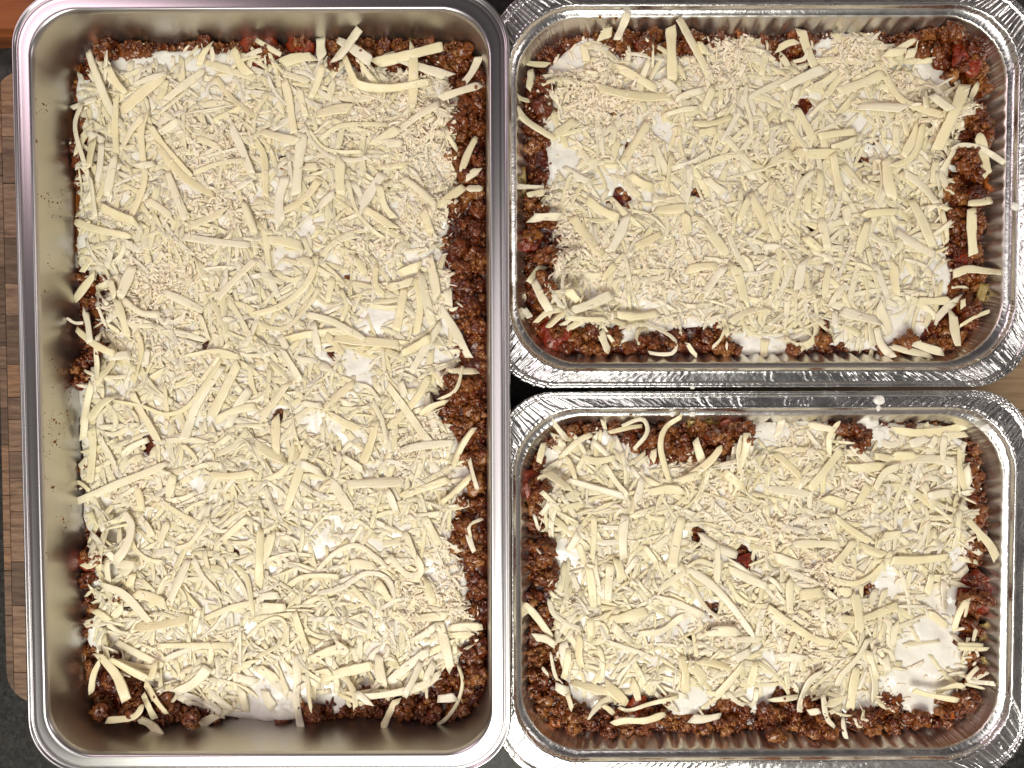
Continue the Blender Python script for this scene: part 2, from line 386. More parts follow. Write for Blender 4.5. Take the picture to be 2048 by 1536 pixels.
# ------------------------------------------------------------------ foil trays
ZF = 78.0
PXF = (CAMZ - ZF) / FPX
def make_foil(pan, label, seed, emboss):
    rg = np.random.default_rng(seed)
    root = empty('foil_tray', label, 'foil tray', (*pan.c, ZO), 'disposable aluminium foil trays')
    Rin, Rout = 135 * PXF, 116 * PXF
    per = 2 * (2 * pan.hw + 2 * pan.hh) + 4 * 55
    # random folds that live in the corners: centre, width, height, slant
    starts = []; b = 0
    for k in range(4):
        b += [2 * pan.hh, 2 * pan.hw][k % 2]; starts.append(b); b += 55
    folds = []
    for s0 in starts:
        x = s0 - 6
        while x < s0 + 61:
            wd = rg.uniform(0.4, 1.0); folds.append((x, wd, rg.uniform(0.25, 0.8) * (1 if rg.random() < .7 else -0.8), rg.normal(0, 0.07), rg.uniform(-1, 6), rg.uniform(4, 9)))
            x += rg.uniform(0.7, 1.5)
    def fold(t, d, sharp=1.0):
        r = np.zeros_like(t)
        for c0, wd, h, sl, d0, d1 in folds:
            if d > 0 and not (d0 - 2 < d < d1 + 3): continue
            q = np.abs(t - (c0 + sl * d)) / wd
            k = np.maximum(0, 1 - q)
            r += h * k
        return r
    ph = rg.uniform(0, 6)
    def corner_w(t):
        wgt = np.zeros_like(t)
        for s0 in starts: wgt = np.maximum(wgt, np.clip((t - s0 + 6) / 6, 0, 1) * np.clip((s0 + 61 - t) / 6, 0, 1))
        return wgt
    def fn(i, d, tag, p, n, t, cor, zz):
        cw = corner_w(t)
        if tag in ('flange', 'bead', 'lip'):
            amp = {'flange': 0.75, 'bead': 0.4, 'lip': 0.42}[tag]
            fz = fold(t, d)
            lowf = np.array([mnoise.noise((q * 0.045, seed, d * 0.12)) for q in t]) * (0.30 if tag == 'flange' else 0.15)
            hi = np.array([mnoise.noise((q * 0.5, seed + 4.4, d * 0.5)) for q in t]) * 0.09
            zz = zz + amp * fz * np.maximum(cw, 0.0) + lowf + hi
            p = p + n * (fz * cw * (0.5 if tag != 'flange' else 0.15) + hi * 1.2)[:, None]
            if tag == 'flange':
                for (side, pos, wd, hgt) in emboss:
                    base = [0, 2 * pan.hh + 55, 2 * pan.hh + 2 * pan.hw + 110, 4 * pan.hh + 2 * pan.hw + 165][side]
                    q = (t - base - pos) / wd; r = (d - 3.6) / 2.4
                    e = q * q + r * r
                    zz = zz + hgt * np.exp(-((np.sqrt(e) - 0.9) / 0.35) ** 2)
        elif tag == 'wall':
            depth = (ZF - zz) / 57.0
            env = np.clip(depth * 9 - 0.7, 0, 1)
            corr = 1.25 * (1 - np.abs(np.cos(np.pi * (t + ph) / 12.7)) ** 1.3 * 2) * (1 - cw)
            fz = fold(t, d * 0.35) * cw * 0.8
            p = p + n * ((corr + fz) * env)[:, None]
            ex = np.array([mnoise.noise((q * 0.2, seed + 9, depth[0] * 6)) for q in t]) * 0.35
            p = p + n * (ex * env)[:, None]
        elif tag == 'ledge':
            fz = fold(t, d * 0.5) * cw
            p = p + n * (fz * 0.5)[:, None]; zz = zz + 0.3 * fz
        return p, zz
    ns, nc = (210, 290), 120
    Zf = ZO + 0.9
    wall = [(-19, 22, Zf, ''), (-16.5, 24, Zf + 0.4, 'wall'), (-14.8, 26, Zf + 3, 'wall')]
    for k in range(1, 15):
        q = k / 14; wall.append((-13.3 + q * 3.6 + 4.8 * q ** 5, 26.5 + q * 8.5, Zf + 3 + q * (ZF - 5.6 - Zf - 3), 'wall'))
    wall += [(-4.5, Rin - 1, ZF - 4.6, 'wall'), (-3.9, Rin - 0.6, ZF - 4.2, 'ledge')]
    o = sweep(pan, wall, ns, nc, fn, 'basin', M_FOILIN, None, True); adopt(o, root)
    rimr = [(-3.9, Rin - 0.6, ZF - 4.2, 'ledge'), (-3.0, Rin - .5, ZF - 3.9, 'ledge'), (-1.6, Rin - .3, ZF - 3.1, 'ledge'), (-1.1, Rin, ZF - 2.6, 'ledge'), (-0.7, Rin, ZF - 1.8, 'lip'), (-0.35, Rin, ZF - 0.5, 'lip'), (0.15, Rin, ZF + 0.05, 'lip'), (0.7, Rin, ZF, 'lip')]
    K = 12
    for k in range(K):
        q = (k + 1) / (K + 1); rimr.append((0.7 + q * 5.6, Rin + (Rout - Rin) * q, ZF - 0.25 - 0.45 * q, 'flange'))
    rimr += [(6.4, Rout, ZF - 0.65, 'bead'), (6.65, Rout, ZF - 0.1, 'bead'), (7.1, Rout, ZF + 0.25, 'bead'), (7.5, Rout, ZF + 0.1, 'bead'), (7.75, Rout, ZF - 0.3, 'bead'), (8.1, Rout, ZF + 0.1, 'bead'), (8.7, Rout, ZF + 0.2, 'bead'),
             (9.3, Rout, ZF - 0.3, 'bead'), (9.6, Rout, ZF - 1.2, 'bead'), (9.4, Rout, ZF - 2.2, 'bead'), (8.6, Rout, ZF - 2.7, 'bead'), (7.6, Rout, ZF - 2.2, 'bead'), (7.0, Rout, ZF - 1.3, 'bead')]
    o = sweep(pan, rimr, ns, nc, fn, 'rim', M_FOIL, None); adopt(o, root)
    return root
F1 = Pan([(1017, 9.5), (2040, 9), (2029, 741.5), (1020, 741)], ZF)
F2 = Pan([(1023, 817), (2033, 816), (2023, 1522), (1029, 1522)], ZF)
# equal trays: same size
hw = (F1.hw + F2.hw) / 2; hh = (F1.hh + F2.hh) / 2
for p_ in (F1, F2): p_.hw, p_.hh = hw, hh
def emb(side, pan, pxs, py):
    r = []
    for px in pxs:
        q = pan.local(U(px, py, ZF))
        if side == 3: pos = (q[0] + pan.hw) / (2 * pan.hw) * 2 * pan.hw
        else: pos = (pan.hw - q[0])
        # straight runs are parametrised over the side between its corners
        R = 125 * PXF; L = 2 * pan.hw - 2 * R
        pos = (pos - R) / L * 2 * pan.hw
        r.append((side, pos, random.uniform(0.9, 1.5), random.uniform(0.18, 0.35)))
    return r
E1 = emb(3, F1, [1203, 1219, 1236, 1252, 1268, 1284, 1300, 1318, 1333, 1345, 1360, 1375, 1533, 1547, 1612, 1625, 1637, 1655, 1686, 1700, 1715, 1738, 1755, 1769, 1795, 1805, 1818, 1835, 1852, 1873], 752)
E2 = emb(1, F2, [1410, 1425, 1470, 1485, 1574, 1600, 1615, 1659, 1685, 1705, 1722, 1780, 1800, 1822, 1836, 1860, 1890], 802) + emb(3, F2, list(range(1170, 1440, 15)), 1533)
ft1 = make_foil(F1, 'crinkled aluminium foil tray at the top right, its top edge cut by the photo', 3, E1)
ft2 = make_foil(F2, 'crinkled aluminium foil tray at the bottom right with white drops on its upper rim', 8, E2)


# ------------------------------------------------------------------ lasagne
STEP = 0.7
def blur(a, k):
    for ax in (0, 1):
        c = np.cumsum(np.concatenate([np.repeat(np.take(a, [0], ax), k + 1, ax), a, np.repeat(np.take(a, [-1], ax), k, ax)], ax), ax)
        n = a.shape[ax]
        hi = np.take(c, np.arange(2 * k + 1, 2 * k + 1 + n), ax); lo = np.take(c, np.arange(0, n), ax)
        a = (hi - lo) / (2 * k + 1)
    return a
def lattice(shape, cell, rg, amp=1.0):
    """smooth value noise on the grid; cell in grid steps"""
    ny, nx = shape; gy, gx = int(ny / cell) + 3, int(nx / cell) + 3
    g = rg.random((gy, gx)) * 2 - 1
    yy = np.arange(ny) / cell; xx = np.arange(nx) / cell
    iy = yy.astype(int); ix = xx.astype(int); fy = (yy - iy); fx = (xx - ix)
    fy = fy * fy * (3 - 2 * fy); fx = fx * fx * (3 - 2 * fx)
    a = g[iy][:, ix]; b = g[iy][:, ix + 1]; c = g[iy + 1][:, ix]; d = g[iy + 1][:, ix + 1]
    return amp * ((a * (1 - fx) + b * fx) * (1 - fy)[:, None] + (c * (1 - fx) + d * fx) * fy[:, None])

def poly_sdf(X, Y, P):
    d = np.full(X.shape, 1e9); ins = np.zeros(X.shape, bool)
    n = len(P)
    for i in range(n):
        a = P[i - 1]; b = P[i]; ex, ey = b - a; wx, wy = X - a[0], Y - a[1]
        t = np.clip((wx * ex + wy * ey) / (ex * ex + ey * ey + 1e-9), 0, 1)
        d = np.minimum(d, (wx - ex * t) ** 2 + (wy - ey * t) ** 2)
        c = ((a[1] > Y) != (b[1] > Y)) & (X < (b[0] - a[0]) * (Y - a[1]) / (b[1] - a[1] + 1e-12) + a[0])
        ins ^= c
    return np.where(ins, 1, -1) * np.sqrt(d)

def ico(sub):
    import bmesh
    bm = bmesh.new(); bmesh.ops.create_icosphere(bm, subdivisions=sub, radius=1)
    v = np.array([x.co[:] for x in bm.verts]); f = np.array([[q.index for q in p.verts] for p in bm.faces]); bm.free(); return v, f
ICO1, ICO2, ICO3 = ico(1), ico(2), ico(3)

class Food:
    def __init__(s, pan, zf, d, R, seed):
        s.pan, s.zf = pan, zf; s.rg = np.random.default_rng(seed)
        ext = np.array([pan.hw, pan.hh]) + d + 6
        s.x0, s.y0 = pan.c - ext; s.nx = int(2 * ext[0] / STEP) + 1; s.ny = int(2 * ext[1] / STEP) + 1
        s.X, s.Y = np.meshgrid(s.x0 + np.arange(s.nx) * STEP, s.y0 + np.arange(s.ny) * STEP)
        s.wall = -pan.sdf(np.stack([s.X, s.Y], -1), d, R)            # >0 inside
        s.H = np.full(s.X.shape, zf)
    def idx(s, x, y):
        return (np.clip(((np.asarray(y) - s.y0) / STEP), 0, s.ny - 1.001), np.clip(((np.asarray(x) - s.x0) / STEP), 0, s.nx - 1.001))
    def samp(s, A, x, y):
        j, i = s.idx(x, y); j0 = j.astype(int) if isinstance(j, np.ndarray) else int(j); i0 = i.astype(int) if isinstance(i, np.ndarray) else int(i)
        fy, fx = j - j0, i - i0
        return (A[j0, i0] * (1 - fx) + A[j0, i0 + 1] * fx) * (1 - fy) + (A[j0 + 1, i0] * (1 - fx) + A[j0 + 1, i0 + 1] * fx) * fy
    def grid_obj(s, Z, keep, name, material, parent, skirt=None):
        idn = -np.ones(Z.shape, int); k = keep
        q = k[:-1, :-1] & k[1:, :-1] & k[:-1, 1:] & k[1:, 1:]
        used = np.zeros_like(k); used[:-1, :-1] |= q; used[1:, :-1] |= q; used[:-1, 1:] |= q; used[1:, 1:] |= q
        idn[used] = np.arange(used.sum())
        V = np.column_stack([s.X[used], s.Y[used], Z[used]])
        F = np.column_stack([idn[:-1, :-1][q], idn[:-1, 1:][q], idn[1:, 1:][q], idn[1:, :-1][q]])
        return mesh_obj(name, V, F, material, parent)

def shred_mesh(path, width, thick, nseg, rg, cut=0.3, prof=8, bumpy=0.07):
    """ribbon of cheese along a 3-D path (n,3); returns verts, quads"""
    P = np.asarray(path); n = len(P)
    T = np.gradient(P, axis=0); T /= np.linalg.norm(T, axis=1)[:, None] + 1e-9
    side = np.column_stack([-T[:, 1], T[:, 0], np.zeros(n)]); side /= np.linalg.norm(side, axis=1)[:, None] + 1e-9
    rollp = rg.normal(0, 0.22) + np.linspace(-1, 1, n) * rg.normal(0, 0.18)
    up = np.cross(T, side); up *= np.sign(up[:, 2])[:, None]
    s2 = side * np.cos(rollp)[:, None] + up * np.sin(rollp)[:, None]; up = np.cross(T, s2); up *= np.sign(up[:, 2])[:, None]; side = s2
    if prof == 8: cs = np.array([(-1, 0.1), (-0.94, 0.85), (-0.74, 1.0), (0.05, 0.96), (0.74, 1.0), (0.94, 0.85), (1, 0.1), (0, -1)])
    else: cs = np.array([(-1, 0.1), (-0.88, 0.9), (-0.5, 1.0), (0.55, 0.97), (0.9, 0.85), (1, 0.1), (0, -1)])
    m = len(cs)
    cs = cs * (1 + rg.normal(0, bumpy, (m, 1)))
    u = np.linspace(0, 1, n)
    e0, e1 = rg.uniform(0.25, 1.0, 2) if rg.random() < 0.45 else rg.uniform(0.8, 1.0, 2); l0, l1 = rg.uniform(0.06, cut, 2)
    wv = np.minimum(1, np.minimum(e0 + (1 - e0) * u / l0, e1 + (1 - e1) * (1 - u) / l1))
    wv = wv * (1 + 0.10 * np.sin(u * rg.uniform(3, 9) + rg.uniform(0, 6)) + rg.normal(0, 0.03, n))
    tv = thick * (0.8 + 0.2 * np.minimum(1, np.minimum(u, 1 - u) * 8))
    V = P[:, None, :] + side[:, None, :] * (cs[None, :, 0:1] * (wv * width / 2)[:, None, None]) + up[:, None, :] * (cs[None, :, 1:2] * (tv / 2)[:, None, None])
    V += rg.normal(0, bumpy * 0.22 * min(width, 2.5) / 2, V.shape) * 0.6
    # slanted cut ends
    V[0] += T[0] * (cs[:, 0:1] * rg.normal(0, 0.3) * width); V[-1] += T[-1] * (cs[:, 0:1] * rg.normal(0, 0.25) * width)
    V = V.reshape(-1, 3)
    Ls = np.concatenate([[0], np.cumsum(np.linalg.norm(np.diff(P, axis=0), axis=1))]); o1, o2 = rg.uniform(0, 500, 2)
    UVs = np.column_stack([np.tile(cs[:, 0] * width / 2, n) + o1, np.repeat(Ls, m) + o2])
    i = np.arange(m); j = (i + 1) % m
    F = np.concatenate([np.column_stack([k * m + i, k * m + j, (k + 1) * m + j, (k + 1) * m + i]) for k in range(n - 1)])
    if m == 8: caps = np.array([[0, 7, 6, 5], [0, 5, 4, 3], [0, 3, 2, 1]])
    else: caps = np.array([[0, 6, 5, 4], [0, 4, 3, 2], [0, 2, 1, 1]])[:2]; caps = np.vstack([caps, [[0, 2, 1, 0]]])[:2]
    F = np.concatenate([F, caps, (n - 1) * m + caps[:, ::-1]])
    return V, F, UVs

def catmull(pts, n):
    pts = np.asarray(pts, float)
    if len(pts) == 2: return pts[0] + (pts[1] - pts[0]) * np.linspace(0, 1, n)[:, None]
    P = np.vstack([2 * pts[0] - pts[1], pts, 2 * pts[-1] - pts[-2]]); seg = len(pts) - 1
    t = np.linspace(0, seg, 12 * seg + 1); k = np.minimum(t.astype(int), seg - 1); f = (t - k)[:, None]
    a, b, c, d = P[k], P[k + 1], P[k + 2], P[k + 3]
    q = 0.5 * (2 * b + (c - a) * f + (2 * a - 5 * b + 4 * c - d) * f ** 2 + (3 * b - 3 * c + d - a) * f ** 3)
    L = np.concatenate([[0], np.cumsum(np.linalg.norm(np.diff(q, axis=0), axis=1))]); s = np.linspace(0, L[-1], n)
    return np.column_stack([np.interp(s, L, q[:, 0]), np.interp(s, L, q[:, 1])])

def drape(food, xy, width, thick, slope, stiff=False):
    slope = slope * (1.2 if stiff else 1.9)
    """rest a stiff ribbon on the height field and raise the field under it"""
    n = len(xy); T = np.gradient(xy, axis=0); T /= np.linalg.norm(T, axis=1)[:, None] + 1e-9
    nr = np.column_stack([-T[:, 1], T[:, 0]])
    hs = np.stack([food.samp(food.H, xy[:, 0] + nr[:, 0] * o * width, xy[:, 1] + nr[:, 1] * o * width) for o in (-0.35, 0, 0.35)])
    h = hs.max(0) * 0.3 + hs.mean(0) * 0.7
    if stiff: h = hs.max(0) * 0.75 + hs.mean(0) * 0.25 + 0.25
    L = np.concatenate([[0], np.cumsum(np.linalg.norm(np.diff(xy, axis=0), axis=1))])
    z = (h[None, :] - slope * np.abs(L[:, None] - L[None, :])).max(1)
    z = np.convolve(np.pad(z, 2, 'edge'), [.1, .2, .4, .2, .1], 'valid') + thick * 0.25
    # update
    m = max(2, int(L[-1] / (STEP * 0.8))); s = np.linspace(0, L[-1], m)
    cx, cy, cz = np.interp(s, L, xy[:, 0]), np.interp(s, L, xy[:, 1]), np.interp(s, L, z)
    nx_, ny_ = np.interp(s, L, nr[:, 0]), np.interp(s, L, nr[:, 1])
    for o in np.arange(-width * 0.42, width * 0.43, STEP * 0.8):
        j, i = food.idx(cx + nx_ * o, cy + ny_ * o); j = (j + .5).astype(int); i = (i + .5).astype(int)
        np.maximum.at(food.H, (j, i), cz + thick * 0.4)
    return np.column_stack([xy, z])

def blob(food, c, r, rg, sub, squash=0.6, rough=0.3, lift=0.2, z=None):
    V0, F0 = sub
    ph = rg.uniform(0, 50, 3); fr = 1.7
    dn = np.array([mnoise.noise(tuple(p * fr + ph)) for p in V0]) if len(V0) > 12 else rg.uniform(-0.5, 0.5, len(V0))
    V = V0 * (1 + rough * 2 * dn)[:, None] * r * np.array([rg.uniform(.8, 1.25), rg.uniform(.8, 1.25), squash])
    a = rg.uniform(0, 6.28); ca, sa = math.cos(a), math.sin(a)
    V = np.column_stack([V[:, 0] * ca - V[:, 1] * sa + c[0], V[:, 0] * sa + V[:, 1] * ca + c[1], V[:, 2]])
    zz = food.samp(food.H, c[0], c[1]) if z is None else z
    V[:, 2] += zz + r * lift
    return V, F0

def build_lasagne(pan, tray_label, zf, d, R, seed, white, holes, bare, fine, heroes, n_rand, n_fine, extras, zcheese=0.0):
    fd = Food(pan, zf, d, R, seed); rg = fd.rg
    root = empty('lasagne', tray_label, 'lasagne', (*pan.c, zf - 25), 'unbaked lasagne portions')
    P = Uarr(white, zf + 1)
    # smooth the traced outline a little
    # meat base
    low = lattice(fd.X.shape, 34, rg, 1.2) + lattice(fd.X.shape, 15, rg, 1.1) + lattice(fd.X.shape, 6, rg, 0.7)
    sd = 0.6 + poly_sdf(fd.X, fd.Y, P) + lattice(fd.X.shape, 7, rg, 0.9)
    for hx, hy, hr in holes:
        c = U(hx, hy, zf + 1); sd = np.minimum(sd, np.hypot(fd.X - c[0], fd.Y - c[1]) - hr * 0.26 + lattice(fd.X.shape, 4, rg, 2.6))
    base = zf - 1.2 + low
    edge = np.clip(fd.wall / 5.0, 0, 1)
    gap = lattice(fd.X.shape, 16, rg, 1.0)
    base = base - (1 - edge) ** 1.5 * (3.0 + 3.5 * np.clip(gap, 0, 1))
    Zm = base + lattice(fd.X.shape, 2.2, rg, 0.25)
    o = fd.grid_obj(Zm, fd.wall > (-0.4 if pan is S else -1.0), 'tomato_sauce', M_SAUCE, None); adopt(o, root)
    fd.H = Zm.copy()
    # lasagne body below the surface
    ring = [pan.ring(d - 0.4, R, (10, 10), 8)[0]]
    wp = pan.world(ring[0]); n = len(wp)
    body_top = zf - 7.0
    fl = pan.world(pan.ring(d - 9.5 + 0 * 1, R, (10, 10), 8)[0]); zb = (ZB + 3.6) if pan is S else (ZO + 3.6)
    if pan is S: fl = pan.world(pan.ring(-9.8, 19, (10, 10), 8)[0])
    else: fl = pan.world(pan.ring(-17.2, 24, (10, 10), 8)[0])
    wp = pan.world(pan.ring(d - 2.2, R, (10, 10), 8)[0])
    V = np.vstack([np.column_stack([fl, np.full(n, zb)]), np.column_stack([wp, np.full(n, body_top)])])
    f = [tuple(range(n - 1, -1, -1)), tuple(range(n, 2 * n))] + [(i, (i + 1) % n, n + (i + 1) % n, n + i) for i in range(n)]
    o = mesh_obj('layered_filling', V, f, M_SAUCE, None, False); adopt(o, root)
    # minced meat crumbs where the white sauce leaves it bare
    near = (fd.wall > 0.3) & (sd < 2.0)
    jj, ii = np.nonzero(near); area = len(jj) * STEP * STEP
    bag = Bag()
    clump = lattice(fd.X.shape, 9, rg, 1.0) + lattice(fd.X.shape, 4.5, rg, 0.5)
    # vegetables and pasta
    for kind, px, py, r in extras:
        c = U(px, py, zf + 1); m_ = {'carrot_piece': M_CARROT, 'tomato_chunk': M_TOMATO, 'celery_piece': M_CELERY}.get(kind)
        r = r * 0.285
        if m_:
            V, F = blob(fd, c, r, rg, ICO3, 0.42, 0.26, 0.3)
            if kind == 'carrot_piece' or kind == 'celery_piece':      # diced: flatten towards facets
                cc = V.mean(0); q = V - cc; q = np.sign(q) * np.minimum(np.abs(q), np.array([.8, .78, .3]) * r); V = q + cc
            o = mesh_obj(kind, V, F, m_, None); adopt(o, root)
            j, i = fd.idx(c[0], c[1]); k = int(r / STEP * 0.7); j, i = int(j), int(i)
            sl = (slice(max(0, j - k), j + k + 1), slice(max(0, i - k), i + k + 1)); fd.H[sl] = np.maximum(fd.H[sl], V[:, 2].max() - 0.3)
        elif kind == 'white_drop':
            V, F = blob(fd, c, r, rg, ICO3, 0.45, 0.14, 0.1); o = mesh_obj('sauce_drop', V, F, M_WHITE, None); adopt(o, root)
    for nb, rr, sub in ((int(area / 38), (2.2, 4.6), ICO3), (int(area / 22), (1.1, 2.4), ICO2), (int(area / 5.0), (0.4, 1.05), ICO1)):
        pick = rg.integers(0, len(jj), nb * 2); cnt = 0
        for q in pick:
            if cnt >= nb: break
            j, i = jj[q], ii[q]
            if clump[j, i] < (-0.35 if sub is ICO1 else -0.1) and rg.random() < 0.75: continue
            r = rg.uniform(*rr)
            if fd.wall[j, i] < r * 0.75 or (sub is ICO3 and fd.wall[j, i] > 26): continue
            if fd.wall[j, i] > 32:
                if sub is ICO1 and rg.random() < .5: continue
                r = min(r, 1.6)
            V, F = blob(fd, (fd.X[j, i] + rg.uniform(-.35, .35), fd.Y[j, i] + rg.uniform(-.35, .35)), r, rg, sub, rg.uniform(.45, .75) if sub is ICO3 else rg.uniform(.6, 1.0), 0.42, 0.1 if sub is ICO2 else 0.3)
            bag.add(V, F); cnt += 1
            if sub is ICO1: fd.H[j - 1:j + 2, i - 1:i + 2] = np.maximum(fd.H[j - 1:j + 2, i - 1:i + 2], V[:, 2].max() - 0.25)
            if sub is not ICO1:
                k = int(r / STEP * 0.85)
                sl = (slice(max(0, j - k), j + k + 1), slice(max(0, i - k), i + k + 1))
                rr2 = (fd.X[sl] - fd.X[j, i]) ** 2 + (fd.Y[sl] - fd.Y[j, i]) ** 2
                top = V[:, 2].max() - 0.3; dome = top - r * 0.8 * (1 - np.sqrt(np.clip(1 - rr2 / (r * r), 0, 1)))
                fd.H[sl] = np.where(rr2 < r * r * 0.8, np.maximum(fd.H[sl], dome), fd.H[sl])
    o = bag.obj('minced_meat', M_MINCE, None); o['kind'] = 'stuff'; adopt(o, root)
    # white sauce
    hb = blur(np.minimum(fd.H, base + 1.2), 3)
    rise = 1 - np.exp(-np.clip(sd + 0.5, 0, 50) / 1.3)
    Zw = hb - 0.9 + 2.7 * rise + lattice(fd.X.shape, 22, rg, 0.5) * rise + lattice(fd.X.shape, 9, rg, 0.35) * rise
    Zw = np.where(sd < 0.0, np.minimum(Zw, hb - 0.5), Zw)
    keep = (sd > -1.3) & (fd.wall > 0.25)
    o = fd.grid_obj(Zw, keep, 'white_sauce', M_WHITE, None); adopt(o, root)
    fd.H = np.where(keep, np.maximum(fd.H, Zw), fd.H)
    # cheese
    cover = np.clip((sd - 0.6 - np.clip(lattice(fd.X.shape, 20, rg, 3.0), -1.8, 3)) / 2.0, 0, 1)
    blotch = np.clip(0.75 + lattice(fd.X.shape, 18, rg, 0.55), 0.12, 1)
    cover = cover * blotch
    for bx, by, br in bare:
        c = U(bx, by, zf + 2); q = np.hypot(fd.X - c[0], fd.Y - c[1]) / (br * 1.2 * 0.285); cover = cover * np.clip((q - 0.85) * 3, 0.006, 1)
    fmap = np.full(fd.X.shape, 0.05) + 0.25 * np.clip(lattice(fd.X.shape, 14, rg, 1.0), 0, 1)
    for bx, by, br, s_ in fine:
        c = U(bx, by, zf + 2); q = np.hypot(fd.X - c[0], fd.Y - c[1]) / (br * 0.285); fmap = fmap + s_ * np.exp(-q * q * 1.2)
    for hx, hy, hr in holes:
        c = U(hx, hy, zf + 1); q = np.hypot(fd.X - c[0], fd.Y - c[1]) / (hr * 0.285 + 1); cover = cover * np.clip(q - 0.35, 0.18, 1)
    def draw(prob, n):
        p = prob.ravel() / prob.sum(); k = rg.choice(len(p), n, p=p); j, i = np.unravel_index(k, prob.shape)
        return fd.X[j, i] + rg.uniform(-.35, .35, n), fd.Y[j, i] + rg.uniform(-.35, .35, n)
    made = []                      # (size, V, F) of all shreds
    def scatter(n, smin, smax, wmin, wmax):
        xs, ys = draw(cover * np.clip(1.15 - fmap * 0.5, 0.12, 1), n)
        for x, y in zip(xs, ys):
            L = rg.uniform(smin, smax) * (1 if rg.random() < 0.75 else 0.6); a = rg.uniform(0, math.pi) ; w_ = rg.uniform(wmin, wmax) * (rg.uniform(0.45, 0.75) if rg.random() < 0.3 else 1)
            kap = rg.normal(0, 0.020) if rg.random() < 0.8 else rg.normal(0, 0.07)
            nseg = int(np.clip(L / 2.6, 5, 10)); s_ = np.linspace(-L / 2, L / 2, nseg); ang = a + kap * s_
            xy = np.column_stack([x + np.concatenate([[0], np.cumsum(np.cos(ang[:-1]) * (L / (nseg - 1)))]) - math.cos(a) * L / 2,
                                  y + np.concatenate([[0], np.cumsum(np.sin(ang[:-1]) * (L / (nseg - 1)))]) - math.sin(a) * L / 2])
            wl = fd.samp(fd.wall, xy[:, 0], xy[:, 1]); cv = fd.samp(sd, xy[:, 0], xy[:, 1])
            if wl.min() < 1.2 or cv.min() < -3.5 or fd.samp(cover, xy[:, 0], xy[:, 1]).mean() < 0.25: continue
            th = rg.uniform(0.7, 1.15)
            p3 = drape(fd, xy, w_, th, 0.22)
            V, F, q_ = shred_mesh(p3, w_, th, nseg, rg, 0.35, 6)
            made.append((L * w_, V, F, q_))
    def crumbs(n, prob, bag, lo=1.6, hi=5.2):
        xs, ys = draw(prob, n)
        for x, y in zip(xs, ys):
            L = lo * 0.6 + (hi * 1.35 - lo * 0.6) * rg.random() ** 2.2; a = rg.uniform(0, math.pi); w_ = rg.uniform(0.5, 0.95) * rg.choice([1, 1, 1.5, 2.2]); k = rg.normal(0, 0.06)
            s_ = np.linspace(-L / 2, L / 2, 4); ang = a + k * s_
            xy = np.column_stack([x + s_ * math.cos(a) - k * s_ ** 2 * math.sin(a) * 0.5, y + s_ * math.sin(a) + k * s_ ** 2 * math.cos(a) * 0.5])
            if fd.samp(fd.wall, xy[:, 0], xy[:, 1]).min() < 0.4: continue
            p3 = drape(fd, xy, w_, w_ * 0.6, 0.6)
            p3[:, 2] += rg.normal(0, 0.25) * s_ / L
            bag.add(*shred_mesh(p3, w_, w_ * 0.55, 4, rg, 0.3, 6, 0.1))
    fb = Bag()
    bed = Bag()
    def chunks(n, prob):
        xs, ys = draw(prob, n)
        for x, y in zip(xs, ys):
            L = rg.uniform(4, 13); a = rg.uniform(0, math.pi); w_ = rg.uniform(1.6, 3.8); k = rg.normal(0, 0.03)
            s_ = np.linspace(-L / 2, L / 2, 4)
            xy = np.column_stack([x + s_ * math.cos(a) - k * s_ ** 2 * math.sin(a), y + s_ * math.sin(a) + k * s_ ** 2 * math.cos(a)])
            if fd.samp(fd.wall, xy[:, 0], xy[:, 1]).min() < 1.0: continue
            p3 = drape(fd, xy, w_, rg.uniform(.6, .9), 0.3); bed.add(*shred_mesh(p3, w_, 0.8, 4, rg, 0.4, 6, 0.1))
    chunks(int(n_rand * 1.2), cover)
    crumbs(int(n_fine * 0.45), cover * (0.05 + fmap), fb)
    scatter(int(n_rand * 0.9), 14, 32, 2.3, 4.4)
    crumbs(int(n_fine * 0.6), cover * fmap ** 1.3, fb)
    scatter(int(n_rand * 1.1), 12, 31, 2.2, 4.3)
    margin = np.clip((sd + 9) / 9, 0, 1) ** 2 * (fd.wall > 1) 
    crumbs(int(n_fine * 0.75), (cover + 0.35 * margin) * fmap ** 1.5, fb)
    # the shreds one can follow in the photograph
    hero = []
    for pts, wpx in heroes:
        q = Uarr(pts, zf + 5 + zcheese); q = q
        wmm = wpx * (CAMZ - zf - 5) / FPX
        L = np.linalg.norm(np.diff(q, axis=0), axis=1).sum(); n = int(np.clip(L / 2.0, 7, 22)) if len(pts) > 2 else int(np.clip(L / 2.6, 6, 14))
        xy = catmull(q, n)
        if len(pts) == 2:
            T = (q[1] - q[0]) / L; nn = np.array([-T[1], T[0]]); xy = xy + nn * (np.sin(np.linspace(0, math.pi, n)) * rg.normal(0, 0.025) * L)[:, None]
        th = float(np.clip(wmm * 0.3, 0.7, 1.2)); wmm *= 1.0
        # keep clear of the tray wall
        p3 = drape(fd, xy, wmm, th, 0.16, True)
        wl = fd.samp(fd.wall, xy[:, 0], xy[:, 1]); p3[:, 2] += np.clip(1.0 - wl, 0, 6) * 0.9
        p3[:, :2] *= ((CAMZ - p3[:, 2]) / (CAMZ - zf - 5))[:, None]
        hero.append((1e6, *shred_mesh(p3, wmm, th, n, rg, 0.12)))
    crumbs(int(n_fine * 0.3), (cover * 0.3 + margin * 0.8) * (0.25 + fmap), fb, 1.2, 5)
    o = fb.obj('fine_grated_cheese', M_FINE, None); o['kind'] = 'stuff'; adopt(o, root)
    room = 300 - len(hero); made_s = sorted(range(len(made)), key=lambda k: -(made[k][0] * (1 + k / len(made))))
    singles = hero + [made[k] for k in made_s[:room]]
